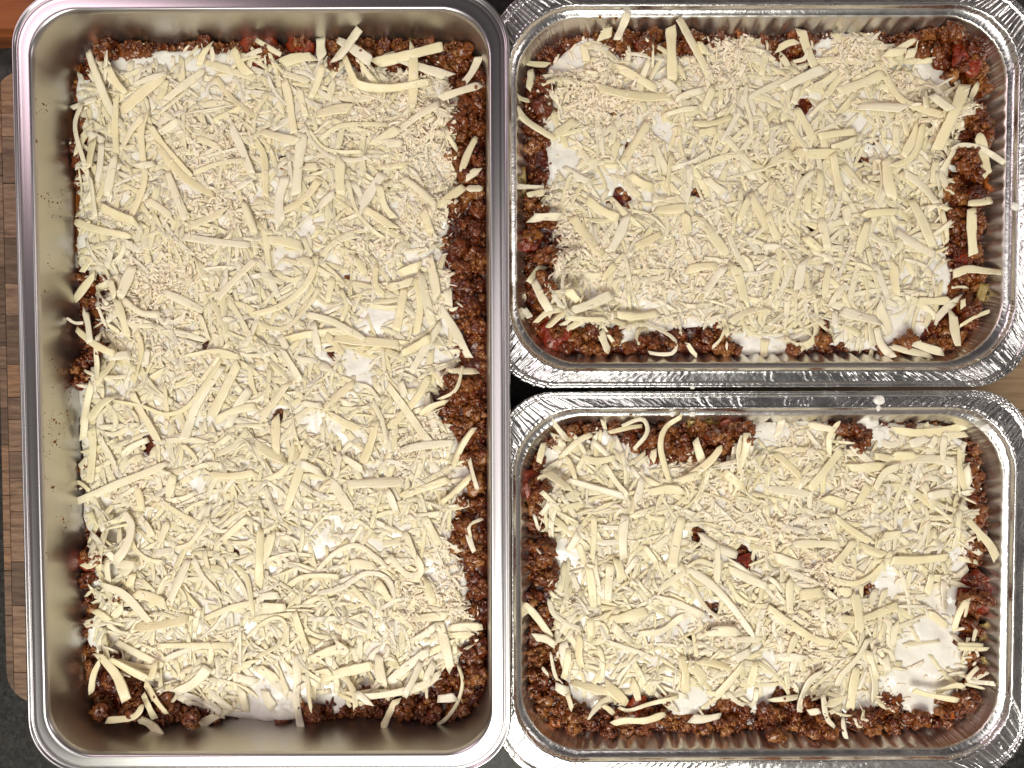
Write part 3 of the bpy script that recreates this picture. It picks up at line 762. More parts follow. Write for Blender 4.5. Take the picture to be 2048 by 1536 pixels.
    for _, V, F, q_ in singles:
        o = mesh_obj('cheese_shred', V, F, M_SHRED, None, True, q_); adopt(o, root)
    rest = bed
    for k in made_s[room:]: rest.add(made[k][1], made[k][2], made[k][3])
    o = rest.obj('shredded_cheese', M_SHRED, None); o['kind'] = 'stuff'; adopt(o, root)
    return fd, root

def H(ox, oy, text):
    """traced shreds: 'x,y x,y ... w' in thirds of a pixel from (ox,oy)"""
    r = []
    for ln in text.strip().split(';'):
        t = ln.split()
        if not t: continue
        pts = [(ox + float(a.split(',')[0]) / 3, oy + float(a.split(',')[1]) / 3) for a in t[:-1]]
        r.append((pts, float(t[-1]) / 3))
    return r
HS = (H(0, 0, """530,310 570,430 640,610 690,700 750,770 40;870,680 845,800 855,920 870,1060 840,1180 760,1350 45;900,750 1000,900 1150,1060 45;1005,1030 1050,1150 1120,1320 45;730,670 850,560 980,450 60;
970,620 1080,530 1230,420 40;1220,370 1400,430 1536,470 50;1290,460 1400,600 1536,700 35;1385,760 1440,870 1510,1040 50;1160,1040 1320,980 1470,960 28;600,1240 700,1290 820,1330 55;450,1330 600,1380 790,1420 45;
580,590 500,620 430,650 35;490,620 450,760 500,960 570,1200 28;700,560 690,760 700,930 35;690,930 640,1180 45;940,870 1100,1060 1290,1180 45;540,1050 570,1300 35;1460,1210 1490,1290 1536,1400 50;
1360,1260 1230,1320 1130,1360 50;880,1200 960,1250 1040,1310 45;740,870 790,780 860,700 40;1250,270 1190,400 35;1270,280 1280,370 25;1400,290 1450,400 1500,450 45;1100,1420 1300,1450 1500,1470 45;
650,400 700,500 760,560 40;800,510 900,470 1000,440 30;1000,480 960,600 35;560,840 540,950 530,1010 50;610,860 600,1010 580,1090 35;1180,820 1300,880 1340,900 35;820,1000 930,980 40""")
 + H(0, 512, """450,270 500,200 570,110 45;740,260 850,340 960,350 40;990,220 1080,260 1220,330 50;800,60 760,150 720,250 60;1300,260 1420,130 1536,20 45;460,440 540,510 620,560 690,590 40;510,320 530,420 540,520 40;
400,370 450,400 500,400 22;820,450 850,560 820,720 40;1430,640 1350,800 1270,960 60;1330,660 1200,850 1100,1110 55;790,820 860,950 950,1110 55;680,840 600,900 540,980 45;550,760 520,900 500,1100 40;
550,1030 560,1150 540,1360 50;590,1080 640,1160 690,1260 35;1010,1240 880,1300 700,1370 570,1430 450,1475 45;410,1350 480,1360 540,1410 30;1090,1130 1150,1180 1180,1230 35;1040,1310 1010,1450 50;
1200,350 1230,430 1250,500 30;680,870 850,900 1000,950 1130,900 1230,770 1330,620 26;650,610 720,600 780,590 50;1500,800 1420,920 1370,1030 55;1290,990 1400,930 1536,900 45;730,1200 800,1140 890,1100 40;
780,1240 860,1200 40;890,560 870,660 40;1310,590 1440,600 35;700,260 740,380 770,490 40;820,1380 850,1530 45;1260,1310 1400,1320 1536,1300 45;660,140 690,250 45;1100,600 1300,570 1430,600 28""")
 + H(0, 1024, """1130,290 1070,420 1010,560 50;1160,280 1210,380 1300,480 40;610,440 750,500 900,660 65;800,490 900,510 1000,560 60;810,690 950,680 1130,640 60;950,800 1150,800 1400,800 35;670,640 740,560 50;
590,850 700,980 760,1130 55;660,880 780,950 900,1010 45;600,890 560,980 545,1090 35;870,1020 930,1120 1000,1210 40;1090,1360 1180,1290 1300,1220 50;820,1240 900,1270 980,1360 50;860,1090 900,1180 930,1240 40;
560,590 620,620 660,650 35;930,240 1030,230 45;1260,1080 1330,1140 1400,1190 45;1450,1060 1480,1200 45;700,780 830,850 980,920 40;930,900 900,1010 45;1536,900 1400,940 50;1420,990 1536,1020 50;
1536,540 1400,570 1230,640 35;1060,1080 1170,1020 1250,930 60;690,300 760,200 790,80 740,0 50;870,50 910,150 50;1010,60 960,180 45;1300,200 1400,110 1490,30 35;1400,310 1480,400 1520,620 30;
1250,30 1150,180 1050,220 30;530,0 570,70 40;1440,700 1440,930 20;680,310 820,320 50;770,450 800,370 45;640,1250 800,1230 860,1160 40""")
 + H(512, 0, """490,240 580,290 690,370 60;620,170 550,270 470,370 60;390,230 400,350 60;150,380 240,350 350,340 60;790,320 950,390 1160,460 55;945,280 945,450 940,650 55;710,380 850,350 1000,310 1120,280 60;
1340,340 1300,430 1240,510 45;1350,510 1220,550 1100,590 45;530,340 570,440 620,510 800,530 1050,490 45;0,240 80,290 150,330 30;1100,620 980,690 870,770 45;860,770 780,820 690,870 55;570,650 470,660 360,690 60;
400,390 370,500 330,590 40;280,800 260,950 240,1170 60;290,740 340,850 450,940 600,960 700,930 28;320,780 400,880 500,910 640,910 20;380,840 500,760 640,745 790,750 28;30,790 130,820 250,850 50;
550,1080 580,1200 620,1290 700,1380 770,1430 25;760,1040 700,1130 620,1260 60;880,1070 970,1130 1080,1230 50;380,1080 280,1200 100,1300 45;1250,1120 1180,1170 1100,1230 50;1360,1130 1260,1130 45;
1340,1010 1260,1070 45;1320,820 1270,920 1230,1030 40;510,950 510,1170 60;470,1160 400,1220 350,1280 45;180,1060 140,1200 150,1350 60;0,840 50,950 60,1180 40;770,860 880,860 50;170,480 200,600 230,800 45;
160,440 320,490 45;380,1000 280,1000 50;740,1110 770,1230 830,1310 40;650,1250 740,1310 830,1370 45;1000,1260 1050,1400 50;70,1440 180,1450 280,1480 60;260,530 290,660 300,700 35;720,1000 900,990 35;470,480 440,600 35""")
 + H(512, 512, """990,100 1020,250 1060,420 50;1040,0 1070,150 1090,250 60;890,190 870,320 840,450 50;960,130 985,300 960,470 45;1110,310 1190,440 1280,610 50;1110,410 1030,530 930,700 45;470,490 620,510 860,530 55;
1050,490 970,540 870,590 50;190,500 330,470 520,450 620,470 50;300,350 450,390 600,470 650,500 40;0,350 150,300 280,200 340,100 360,0 42;0,390 80,430 180,430 270,350 340,260 380,190 28;160,560 210,650 270,750 50;
590,760 500,830 390,930 45;1040,720 960,860 800,1030 50;790,770 900,920 1000,1060 1090,1160 45;190,760 110,870 20,980 55;270,880 400,900 40;310,1130 250,1320 180,1530 50;440,950 530,1000 620,1040 45;
720,990 690,1120 640,1240 55;860,1170 1000,1140 1190,1120 45;1310,1030 1240,1130 1180,1260 40;550,1370 720,1360 890,1350 60;1160,1340 1050,1380 870,1440 45;500,1180 480,1330 45;520,1200 650,1290 45;
700,870 760,1000 780,1130 30;610,770 680,790 740,870 25;340,400 370,560 50;420,470 480,530 520,590 40;870,750 900,850 50;1150,200 1160,300 50;1330,690 1150,690 45;1240,660 1200,800 1100,860 22;
120,960 120,1180 55;0,1130 180,1220 60;1330,1400 1310,1340 1280,1220 26;1290,1320 1190,1420 1110,1480 40;450,1350 520,1450 570,1530 60;790,1400 840,1530 45;260,1240 400,1300 50;250,10 350,50 45;
600,0 660,120 45;720,50 720,170 770,240 35;860,110 990,60 60;790,190 940,150 45;1150,870 1060,900 980,950 40;460,130 430,280 40;510,200 545,300 510,390 25""")
 + H(512, 1024, """370,350 470,250 600,200 720,270 790,340 33;370,490 520,450 650,370 760,380 820,450 810,540 740,580 32;200,440 280,390 400,380 500,390 35;800,260 900,370 980,370 980,300 880,180 38;20,320 60,240 100,120 60;
30,100 20,450 50;1100,660 1130,780 1170,950 60;1040,830 900,930 790,1030 60;390,1000 530,960 700,920 60;740,860 740,950 760,1040 60;1215,920 1240,1020 1210,1140 1150,1230 1090,1275 26;850,1120 800,1210 760,1300 45;
240,860 250,1000 240,1120 270,1300 48;600,1110 800,1090 1000,1040 1110,960 45;990,900 940,1010 890,1100 45;1070,900 1020,1020 50;1090,1120 1200,1110 50;330,890 430,840 570,810 60;950,770 1080,680 45;
930,640 1150,620 50;0,690 90,640 150,640 180,690 150,790 0,870 26;230,600 260,700 310,830 45;300,610 300,690 360,740 450,750 22;560,310 730,330 60;890,120 960,280 40;1010,30 1100,200 50;350,960 450,960 50;
800,860 850,940 45;690,620 680,760 35;570,440 690,560 720,590 25;50,1070 110,1180 60;0,930 130,1010 60;140,500 20,510 45;20,570 180,570 60;1150,700 1360,690 55;1170,740 1300,740 40;60,290 200,250 340,260 25;
1020,400 1070,560 45;720,420 800,530 55;1270,130 1310,240 36;1360,40 1280,80 1290,150 20;480,790 560,850 50;600,1080 690,1160 40"""))
HU = (H(1024, 0, """950,160 955,300 960,480 60;1000,110 1060,220 1130,350 1200,490 52;700,70 660,170 630,240 45;500,520 650,560 800,580 960,580 55;620,400 740,460 870,540 50;20,340 100,380 220,390 36;110,420 115,480 100,540 42;
0,520 30,580 110,610 30;20,640 80,720 200,800 270,840 42;380,720 330,760 260,810 55;820,730 750,840 660,980 50;1410,500 1400,600 1430,700 1440,810 25;1090,740 1200,740 1320,700 40;110,1310 200,1300 290,1300 50;
90,1170 160,1160 200,1150 40;360,1300 450,1420 550,1530 60;690,1290 650,1400 590,1510 55;1110,1290 1200,1410 1290,1530 55;1430,1160 1480,1260 1530,1360 55;860,1260 950,1260 1040,1250 60;670,1090 760,1180 45;
450,1200 550,1270 640,1310 50;550,990 640,1000 30;1120,650 1020,660 920,690 30;700,1050 850,1130 50;1230,780 1120,800 45;900,480 1000,550 40;1150,540 980,600 40;10,1120 190,1130 28;1210,520 1150,660 50;
520,220 600,190 60;1120,250 1170,330 40;430,270 450,370 50;1160,1070 1270,1160 50;960,920 930,1130 35;1420,1180 1360,1330 40;800,960 860,980 60;440,430 520,440 22;1350,660 1380,700 50;1040,1280 1060,1400 50;740,1480 900,1400 45""")
 + H(1536, 0, """200,180 230,280 280,400 55;660,370 720,490 790,590 880,640 1040,690 45;80,530 200,470 340,410 55;420,550 560,500 700,440 60;420,430 330,500 230,550 45;180,520 150,620 45;170,650 220,740 280,850 45;
150,910 400,920 60;300,820 420,800 530,790 45;380,890 460,870 530,840 50;1260,800 1290,900 1310,1060 62;1100,900 1150,870 1250,880 1330,920 1420,980 32;900,740 860,850 810,940 50;1180,510 1130,640 1060,790 1010,900 60;
710,950 720,1080 750,1200 60;820,1040 920,1110 1010,1220 50;860,1200 930,1330 990,1480 55;770,1390 870,1460 1000,1530 55;600,1330 560,1450 540,1530 50;390,920 410,1040 440,1160 50;440,990 570,1140 50;
900,920 970,1010 25;590,700 650,760 620,820 25;540,640 650,640 830,650 50;50,300 120,260 180,250 35;150,370 220,350 240,290 25;870,290 840,350 50;700,320 820,310 45;940,560 950,650 45;980,570 1100,660 45;
0,980 140,910 60;1200,1220 1270,1215 1340,1200 42;1220,1250 1220,1400 1230,1530 58;320,1310 360,1500 55;220,1420 320,1500 50;460,1240 470,1350 50;560,1290 780,1270 45;180,1190 200,1100 280,1020 40;
240,1150 240,1280 40;0,1280 60,1440 50;370,600 310,640 250,700 30;1260,500 1200,620 40;740,1000 840,960 900,880 930,740 45;120,730 180,830 230,890 35;770,750 770,880 45;1010,960 990,1100 40""")
 + H(1024, 512, """130,150 180,250 240,350 45;330,320 270,370 210,430 50;60,50 50,130 28;60,180 80,270 32;60,310 110,370 42;140,400 210,340 300,320 30;530,450 550,510 580,580 50;640,430 780,410 900,450 980,510 970,580 890,590 820,580 22;
1270,60 1200,160 1150,230 50;1330,50 1370,150 1400,290 60;350,330 470,290 600,230 60;320,370 450,380 570,380 30;630,350 750,360 880,340 50;1536,310 1400,340 1310,400 45;330,200 400,270 50;1280,430 1250,500 1200,550 18;
1050,520 1080,570 1110,600 28;620,50 540,140 40;190,60 100,160 42;1040,90 1230,60 50;1520,500 1510,610 48""")
 + H(1536, 512, """1110,110 1200,80 1300,90 1400,100 46;1100,190 1200,190 16;1110,340 1120,440 1140,540 58;1150,250 1060,320 1000,390 45;1170,260 1170,310 28;1330,330 1250,360 1150,420 26;870,520 950,550 1050,580 48;
720,540 850,570 980,600 42;650,430 680,530 750,610 42;660,290 690,370 730,470 60;440,330 540,360 670,390 60;461,170 400,250 370,300 35;900,270 1000,270 1100,265 45;600,400 630,540 50;210,30 180,200 60;370,50 340,250 40;620,560 610,610 32;750,30 770,230 50"""))
HL = (H(1024, 512, """240,990 330,1100 33;190,1120 160,1240 42;540,970 560,1040 26;660,1020 780,980 810,1060 730,1160 28;580,1060 700,1030 780,1020 28;1020,960 920,1030 890,1150 940,1350 32;190,1290 350,1410 55;
350,1350 520,1400 690,1450 45;550,1250 620,1350 700,1450 35;1100,1100 1150,1260 50;1260,1140 1190,1230 1100,1300 1010,1360 42;830,1420 930,1400 1040,1410 55;330,1200 380,1340 30;780,1330 740,1480 45;
1270,1290 1400,1400 50;1000,1350 1130,1310 45;480,1110 560,1180 650,1280 35;300,1200 400,1110 480,1070 35;850,1160 840,1230 40;420,1200 500,1230 620,1210 40""")
 + H(1536, 512, """430,990 370,1080 370,1200 32;90,960 60,1080 45;750,1040 900,1060 1100,1040 1260,980 48;1190,1070 1050,1080 40;440,1160 340,1290 250,1400 58;40,1180 130,1260 200,1330 45;480,1270 700,1260 55;
720,1260 900,1220 1130,1230 50;740,1200 900,1190 55;640,1200 740,1220 45;1150,1150 1150,1280 1180,1400 38;0,1400 130,1410 250,1430 50;850,1130 960,1090 50;330,1450 470,1500 60;600,1370 540,1480 55;
1190,1260 1210,1380 42;930,1360 1000,1500 50;1010,1080 970,1150 35;1060,1080 1050,1220 40;240,1010 400,1040 40;1100,1420 960,1440 50;640,1400 700,1300 790,1260 50""")
 + H(1024, 1024, """60,540 140,620 240,760 48;130,750 200,760 260,800 42;220,520 250,610 350,680 420,700 30;460,330 480,450 490,570 50;590,310 580,430 575,540 50;1060,340 1200,440 1330,580 1460,760 45;
1120,140 1230,210 1350,260 55;1300,340 1420,400 1536,450 50;580,650 690,630 810,590 60;760,730 900,710 1000,640 1040,620 40;870,520 1000,550 1140,620 45;1020,860 1040,960 1040,1080 55;1060,910 1120,960 1160,1020 68;
1390,910 1310,1010 1220,1110 50;1460,900 1420,1050 45;1290,1080 1370,1150 1450,1150 1470,1060 28;600,1270 680,1250 800,1250 920,1210 46;1070,1240 1160,1240 1250,1220 46;540,1160 610,1210 28;
640,1170 700,1190 830,1150 1000,1110 24;230,840 250,950 270,1010 22;180,930 220,980 18;410,740 400,850 420,930 45;310,780 330,900 60;340,820 310,1000 40;490,20 480,290 35;680,20 670,280 55;1020,30 960,340 60;
130,10 160,110 22;830,30 920,40 35;1060,400 1130,530 1200,610 1280,640 28;1050,330 1130,290 1220,330 1240,380 24;1120,890 1220,910 1320,940 50;630,280 660,400 55;600,680 720,780 50;1230,200 1230,430 40;
790,200 870,310 35;350,1020 500,1060 630,1090 50;720,1010 760,1130 45;560,1030 690,1150 60;400,130 330,240 45;1160,720 1370,720 60;470,640 480,760 45;260,1040 350,1080 55;1430,830 1320,890 45;330,1090 360,1190 32""")
 + H(1536, 1024, """1190,40 1270,130 1330,200 1370,280 46;400,30 500,110 630,190 45;520,170 450,260 400,320 45;150,195 300,190 430,200 45;740,290 900,290 1080,270 55;700,300 610,390 500,430 370,400 38;0,570 130,670 280,760 400,790 50;
420,640 560,640 700,590 780,560 40;520,480 540,600 550,720 60;190,500 330,480 60;420,470 500,490 60;870,1070 980,1100 1140,1130 38;620,900 640,1010 640,1130 60;530,930 510,1050 490,1190 60;600,760 540,870 440,980 410,1050 35;
330,960 250,1010 200,1120 190,1200 45;330,1100 350,1230 400,1290 32;450,1230 470,1360 30;350,1150 460,1110 42;0,1130 180,1110 32;240,1200 310,1190 46;1190,1010 1260,930 28;1200,1020 1320,960 24;1200,1020 1360,1030 30;
1180,1030 1300,1060 24;1010,1080 1120,1040 1180,1050 40;1140,810 1320,820 32;1290,800 1140,790 24;1250,700 1230,780 22;1200,520 1150,600 1110,720 32;1200,540 1180,630 18;810,800 1030,770 28;770,660 750,800 40;
980,370 950,490 45;40,870 220,880 50;130,400 130,600 45;0,390 90,480 30;700,870 720,960 45;600,830 650,1000 40;860,690 910,780 28;170,740 130,850 50;40,270 200,320 60;680,150 800,130 50;560,210 700,260 60;
960,600 1080,690 45;1050,410 1060,600 50;180,590 260,640 28"""))

W_S = [(225,115),(300,105),(400,95),(470,110),(530,120),(560,115),(640,125),(700,135),(800,140),(890,155),(920,200),(905,260),(900,330),(915,380),(890,450),(880,500),(900,560),(905,640),(925,690),(915,740),(880,765),(855,785),(895,850),(925,900),(950,950),(940,990),(910,1010),(900,1060),(905,1110),(930,1150),(930,1220),(955,1250),(950,1275),(930,1290),(918,1320),(880,1345),(850,1385),
 (790,1390),(740,1385),(695,1395),(690,1420),(662,1430),(655,1408),(600,1412),(592,1440),(520,1448),(470,1445),(420,1430),(380,1410),(320,1385),(270,1345),(230,1310),(185,1300),(168,1280),(172,1260),(200,1240),(205,1195),(185,1185),(178,1160),(182,1130),(205,1110),(195,1075),(165,1060),(155,1020),(165,980),(165,930),(158,890),(150,830),(155,770),(190,748),(205,700),(200,650),(205,600),(205,560),(190,545),(152,530),(147,460),(150,390),(165,340),(170,300),(165,230),(145,190),(155,150),(185,160),(200,125)]
W_U = [(1140,95),(1170,70),(1225,93),(1230,110),(1300,108),(1345,112),(1380,110),(1420,90),(1460,78),(1500,75),(1535,85),(1545,110),(1580,128),(1615,125),(1632,90),(1650,68),(1700,62),(1750,72),(1770,95),(1830,108),(1870,112),(1893,130),(1905,170),(1925,200),(1905,260),(1900,330),(1885,380),(1885,440),(1890,500),(1905,560),(1880,620),(1850,655),(1835,680),(1790,690),(1750,698),(1705,700),(1690,690),(1640,688),(1620,700),(1560,706),(1490,708),(1460,690),(1450,660),(1420,650),(1370,655),(1310,660),(1260,685),(1232,688),(1225,665),(1170,655),(1110,640),(1095,600),(1110,540),(1120,490),(1105,455),(1092,430),(1090,380),(1100,340),(1098,290),(1090,240),(1088,180),(1100,130)]
W_L = [(1080,905),(1110,880),(1170,868),(1210,860),(1240,880),(1275,905),(1330,925),(1400,925),(1455,915),(1475,885),(1495,850),(1560,838),(1620,842),(1680,850),(1675,885),(1712,895),(1730,870),(1760,852),(1850,850),(1900,855),(1928,885),(1935,940),(1948,1000),(1943,1060),(1942,1110),(1930,1150),(1912,1190),(1915,1250),(1930,1290),(1940,1330),(1915,1380),(1880,1418),(1850,1433),(1820,1427),(1792,1408),(1772,1402),(1740,1425),(1700,1435),(1670,1425),(1650,1400),(1600,1385),(1555,1370),(1535,1412),(1500,1428),(1470,1405),(1440,1385),(1432,1410),(1395,1432),(1340,1428),(1330,1400),(1280,1385),(1235,1395),(1200,1420),(1150,1420),(1142,1390),(1130,1350),(1112,1300),(1110,1230),(1100,1180),(1106,1150),(1092,1080),(1086,1000),(1085,940)]
fS, rootS = build_lasagne(S, 'large unbaked lasagne with shredded cheese in the deep steel tray, left', 59.0, -3.3, 24.2, 21, W_S,
    [(290, 890, 20), (470, 1103, 8), (435, 1095, 7), (658, 705, 10), (560, 832, 17), (565, 325, 12), (455, 575, 8), (700, 560, 10), (250, 1205, 14), (405, 690, 9), (612, 1290, 10), (230, 205, 10)],
    [(520, 1410, 45), (670, 1410, 30), (195, 1150, 22), (178, 1275, 18), (440, 845, 26), (640, 1090, 28), (720, 720, 30), (690, 870, 26), (620, 830, 26), (260, 115, 26), (330, 105, 30), (925, 730, 22), (930, 960, 25), (165, 480, 18), (165, 800, 14), (740, 640, 28), (400, 960, 24), (640, 600, 20)],
    [(870, 280, 75, 1.5), (850, 180, 50, .9), (880, 440, 60, 1.0), (920, 560, 60, 1.1), (930, 1080, 55, 1.4), (860, 1200, 90, .9), (400, 320, 70, .8), (360, 560, 80, .7), (450, 410, 70, .8), (740, 210, 60, .9), (280, 600, 80, .5), (800, 420, 60, .7), (740, 520, 60, .8), (830, 900, 70, .7), (400, 760, 60, .5), (300, 980, 60, .7), (480, 260, 60, .7)],
    HS, 1150, 3300,
    [('carrot_piece', 205, 100, 20), ('carrot_piece', 855, 82, 17), ('carrot_piece', 945, 205, 26), ('tomato_chunk', 925, 232, 26), ('tomato_chunk', 522, 104, 32), ('tomato_chunk', 600, 92, 24), ('carrot_piece', 962, 1290, 17), ('tomato_chunk', 180, 1118, 22),
     ('carrot_piece', 958, 845, 14), ('tomato_chunk', 930, 778, 20), ('carrot_piece', 905, 1415, 15), ('carrot_piece', 940, 1305, 14), ('tomato_chunk', 760, 60, 22), ('carrot_piece', 948, 620, 14), ('tomato_chunk', 912, 560, 16), ('tomato_chunk', 620, 1435, 14), ('carrot_piece', 790, 1415, 11)])
fU, rootU = build_lasagne(F1, 'unbaked lasagne topped with shredded cheese in the top right foil tray', 65.0, -8.3, 32.0, 33, W_U,
    [(1240, 400, 20), (1400, 385, 12), (1235, 230, 10), (1610, 215, 17), (1750, 282, 13), (1725, 315, 10), (1608, 340, 9), (1622, 455, 10), (1645, 670, 18), (1235, 660, 12), (1255, 300, 10)],
    [(1135, 310, 34), (1120, 110, 35), (1160, 100, 26), (1850, 130, 30), (1720, 240, 24), (1640, 90, 22), (1560, 700, 35), (1800, 660, 40), (1220, 385, 24), (1630, 430, 20), (1330, 260, 24), (1245, 690, 20), (1490, 690, 25)],
    [(1150, 200, 75, 1.7), (1220, 160, 60, 1.3), (1290, 290, 60, .8), (1430, 130, 60, 1.6), (1480, 90, 45, 1.4), (1680, 120, 75, 1.5), (1820, 190, 60, .9), (1100, 400, 50, 1.2), (1140, 520, 70, 1.3), (1080, 480, 50, 1.2), (1560, 330, 60, .6), (1400, 480, 90, .8), (1300, 560, 80, .9), (1620, 560, 60, .6), (1930, 470, 40, 1.0), (1940, 240, 40, 1.2), (1450, 590, 70, .6), (1250, 220, 50, .9)],
    HU, 620, 2500,
    [('carrot_piece', 1995, 375, 30), ('tomato_chunk', 1935, 115, 34), ('tomato_chunk', 1960, 255, 24), ('carrot_piece', 1880, 68, 22), ('carrot_piece', 1915, 75, 18), ('tomato_chunk', 1060, 480, 22), ('tomato_chunk', 1290, 90, 22),
     ('carrot_piece', 1260, 412, 9), ('carrot_piece', 1930, 325, 17), ('tomato_chunk', 1110, 670, 28), ('carrot_piece', 1882, 690, 13), ('carrot_piece', 1990, 460, 15), ('carrot_piece', 1590, 75, 15), ('tomato_chunk', 1925, 520, 20), ('carrot_piece', 1490, 60, 14), ('tomato_chunk', 1590, 700, 16), ('white_drop', 1912, 325, 14)])
fL, rootL = build_lasagne(F2, 'unbaked lasagne with shredded cheese and bare white sauce patches in the bottom right foil tray', 65.0, -8.3, 32.0, 47, W_L,
    [(1395, 1075, 20), (1490, 1115, 26), (1430, 1215, 18), (1650, 1150, 14), (1665, 1185, 9), (1738, 1175, 14), (1290, 1282, 10), (1410, 1090, 10), (1385, 1280, 8), (1855, 1065, 8), (1700, 880, 14)],
    [(1850, 1290, 55), (1830, 1380, 55), (1770, 1180, 32), (1115, 1110, 28), (1160, 1120, 24), (1925, 1110, 20), (1500, 860, 30), (1540, 860, 30), (1745, 870, 30), (1170, 1400, 30), (1520, 1400, 30), (1395, 1405, 38), (1100, 920, 20), (1340, 1240, 22), (1300, 1130, 18), (1330, 1330, 18), (1890, 1200, 24), (1720, 1410, 30)],
    [(1380, 920, 60, 1.0), (1460, 1040, 45, .4), (1590, 900, 50, .5), (1640, 1150, 50, 1.0), (1620, 1280, 70, .8), (1440, 1250, 40, .8), (1250, 1050, 50, .4), (1700, 1000, 60, .4), (1560, 1050, 60, .5)],
    HL, 620, 1500,
    [('tomato_chunk', 1458, 862, 34), ('tomato_chunk', 1060, 965, 30), ('tomato_chunk', 1950, 1190, 30), ('tomato_chunk', 1945, 1160, 22), ('tomato_chunk', 1085, 1100, 20), ('carrot_piece', 1240, 1430, 15), ('carrot_piece', 1785, 1455, 16), ('carrot_piece', 1052, 1160, 16), ('carrot_piece', 1048, 1330, 13), ('tomato_chunk', 1935, 1275, 14),
     ('carrot_piece', 1895, 1425, 14), ('tomato_chunk', 1490, 1130, 18), ('carrot_piece', 1480, 870, 12), ('tomato_chunk', 1650, 1450, 20), ('tomato_chunk', 1275, 1408, 18), ('carrot_piece', 1110, 1445, 14), ('carrot_piece', 1120, 1300, 10), ('white_drop', 1735, 850, 26), ('white_drop', 1755, 872, 20), ])

# pasta sheets showing at the edges
def sheet(fd, root, px, py, w_, h_, ang, tilt=0.25):
    c = U(px, py, fd.zf); rg = fd.rg
    n, m = 9, 7; V = []
    for j in range(m):
        for i in range(n):
            u, v_ = (i / (n - 1) - .5) * w_, (j / (m - 1) - .5) * h_
            V.append((c[0] + u * math.cos(ang) - v_ * math.sin(ang), c[1] + u * math.sin(ang) + v_ * math.cos(ang), fd.zf + 0.6 + math.sin(i * 1.1) * .5 + v_ * tilt))
    V = np.array(V); B = V - [0, 0, 1.1]; k = n * m
    F = [(j * n + i, j * n + i + 1, (j + 1) * n + i + 1, (j + 1) * n + i) for j in range(m - 1) for i in range(n - 1)]
    G = [(k + a, k + d_, k + c_, k + b) for a, b, c_, d_ in F]
    bd = [i for i in range(n)] + [j * n + n - 1 for j in range(1, m)] + [(m - 1) * n + i for i in range(n - 2, -1, -1)] + [j * n for j in range(m - 2, 0, -1)]
    E = [(bd[i - 1], k + bd[i - 1], k + bd[i], bd[i]) for i in range(len(bd))]
    o = mesh_obj('pasta_sheet', np.vstack([V, B]), F + G + E, M_PASTA, None); adopt(o, root)
sheet(fS, rootS, 826, 84, 5, 9, 0.0); sheet(fS, rootS, 500, 80, 8, 5, 0.1); 
sheet(fU, rootU, 1983, 268, 7, 13, 0.2); sheet(fU, rootU, 1044, 365, 5, 16, 0.1); sheet(fU, rootU, 1963, 585, 5, 10, -0.1)
sheet(fL, rootL, 1975, 1262, 10, 11, 0.2); sheet(fL, rootL, 1410, 848, 20, 4, 0.0); sheet(fL, rootL, 1968, 1330, 6, 12, 0.1)

# oily sauce line against the left wall of the steel tray and in its corners
def oil_strip(fd, root, path, wmm, lift):
    q = catmull(Uarr(path, fd.zf), 40); rg = fd.rg
    T = np.gradient(q, axis=0); T /= np.linalg.norm(T, axis=1)[:, None]; N = np.column_stack([-T[:, 1], T[:, 0]])
    rows = []; n = len(q); sh = np.array([mnoise.noise((i * .31, 4.2, wmm)) for i in range(n)])
    w2 = wmm * (0.7 + 0.6 * sh) * np.minimum(1, np.minimum(np.arange(n), np.arange(n)[::-1]) / 4 + 0.05)
    hb = blur(fd.H, 4); prof = [(-1, -1.3), (-.8, -.1), (-.4, .35), (0, .5), (.4, .35), (.8, -.1), (1, -1.3)]
    for o_, z_ in prof:
        p = q + N * (w2 * o_)[:, None]; rows.append(np.column_stack([p, np.full(n, fd.zf + lift) + z_ + sh * 0.3]))
    V = np.concatenate(rows); F = np.array([[r * n + i, (r + 1) * n + i, (r + 1) * n + i + 1, r * n + i + 1] for r in range(len(prof) - 1) for i in range(n - 1)])[:, ::-1]
    o = mesh_obj('oily_sauce', V, F, M_OIL, None); o['kind'] = 'stuff'; adopt(o, root)
oil_strip(fS, rootS, [(160, 125), (152, 180), (150, 260), (152, 360), (152, 460), (156, 540)], 1.2, -1.2)
oil_strip(fS, rootS, [(168, 1290), (172, 1340), (188, 1390), (215, 1422), (250, 1442)], 1.8, -0.6)
oil_strip(fL, rootL, [(1325, 1440), (1345, 1444), (1370, 1441), (1390, 1450)], 1.6, 0.8)

# ------------------------------------------------------------------ splashes on the steel wall, drops on foil rims
def wall_point(pan, rings, lx_side, z, along, inset=0.12):
    """point on the straight inner wall: side 0 right,1 top(+y),2 left,3 bottom"""
    zs = [r[2] for r in rings]; ds = [r[0] for r in rings]
    d = np.interp(z, zs, ds) - inset
    if lx_side == 2: p = (-(pan.hw + d), along)
    elif lx_side == 0: p = (pan.hw + d, along)
    elif lx_side == 1: p = (along, pan.hh + d)
    else: p = (along, -(pan.hh + d))
    return p
def splat(pan, rings, side, z, along, r, rg, bag, t=0.16):
    n = 8; V = []
    rr = r * rg.uniform(.6, 1.3, n); st = rg.uniform(0.7, 1.9)
    for lvl, k in ((0.0, 1.0), (t, 0.7)):
        for i in range(n):
            a = 2 * math.pi * i / n; dz = rr[i] * math.sin(a) * k * st; da = rr[i] * math.cos(a) * k
            p = wall_point(pan, rings, side, z + dz, along + da, -0.02 + lvl); V.append((*pan.world(np.array(p)), z + dz))
    p = wall_point(pan, rings, side, z, along, t * 1.3); V.append((*pan.world(np.array(p)), z))
    F = []
    for i in range(n):
        j = (i + 1) % n; F += [(i, j, n + j), (i, n + j, n + i), (n + i, n + j, 2 * n)]
    bag.add(np.array(V), np.array(F))
rg = np.random.default_rng(77); bag = Bag()
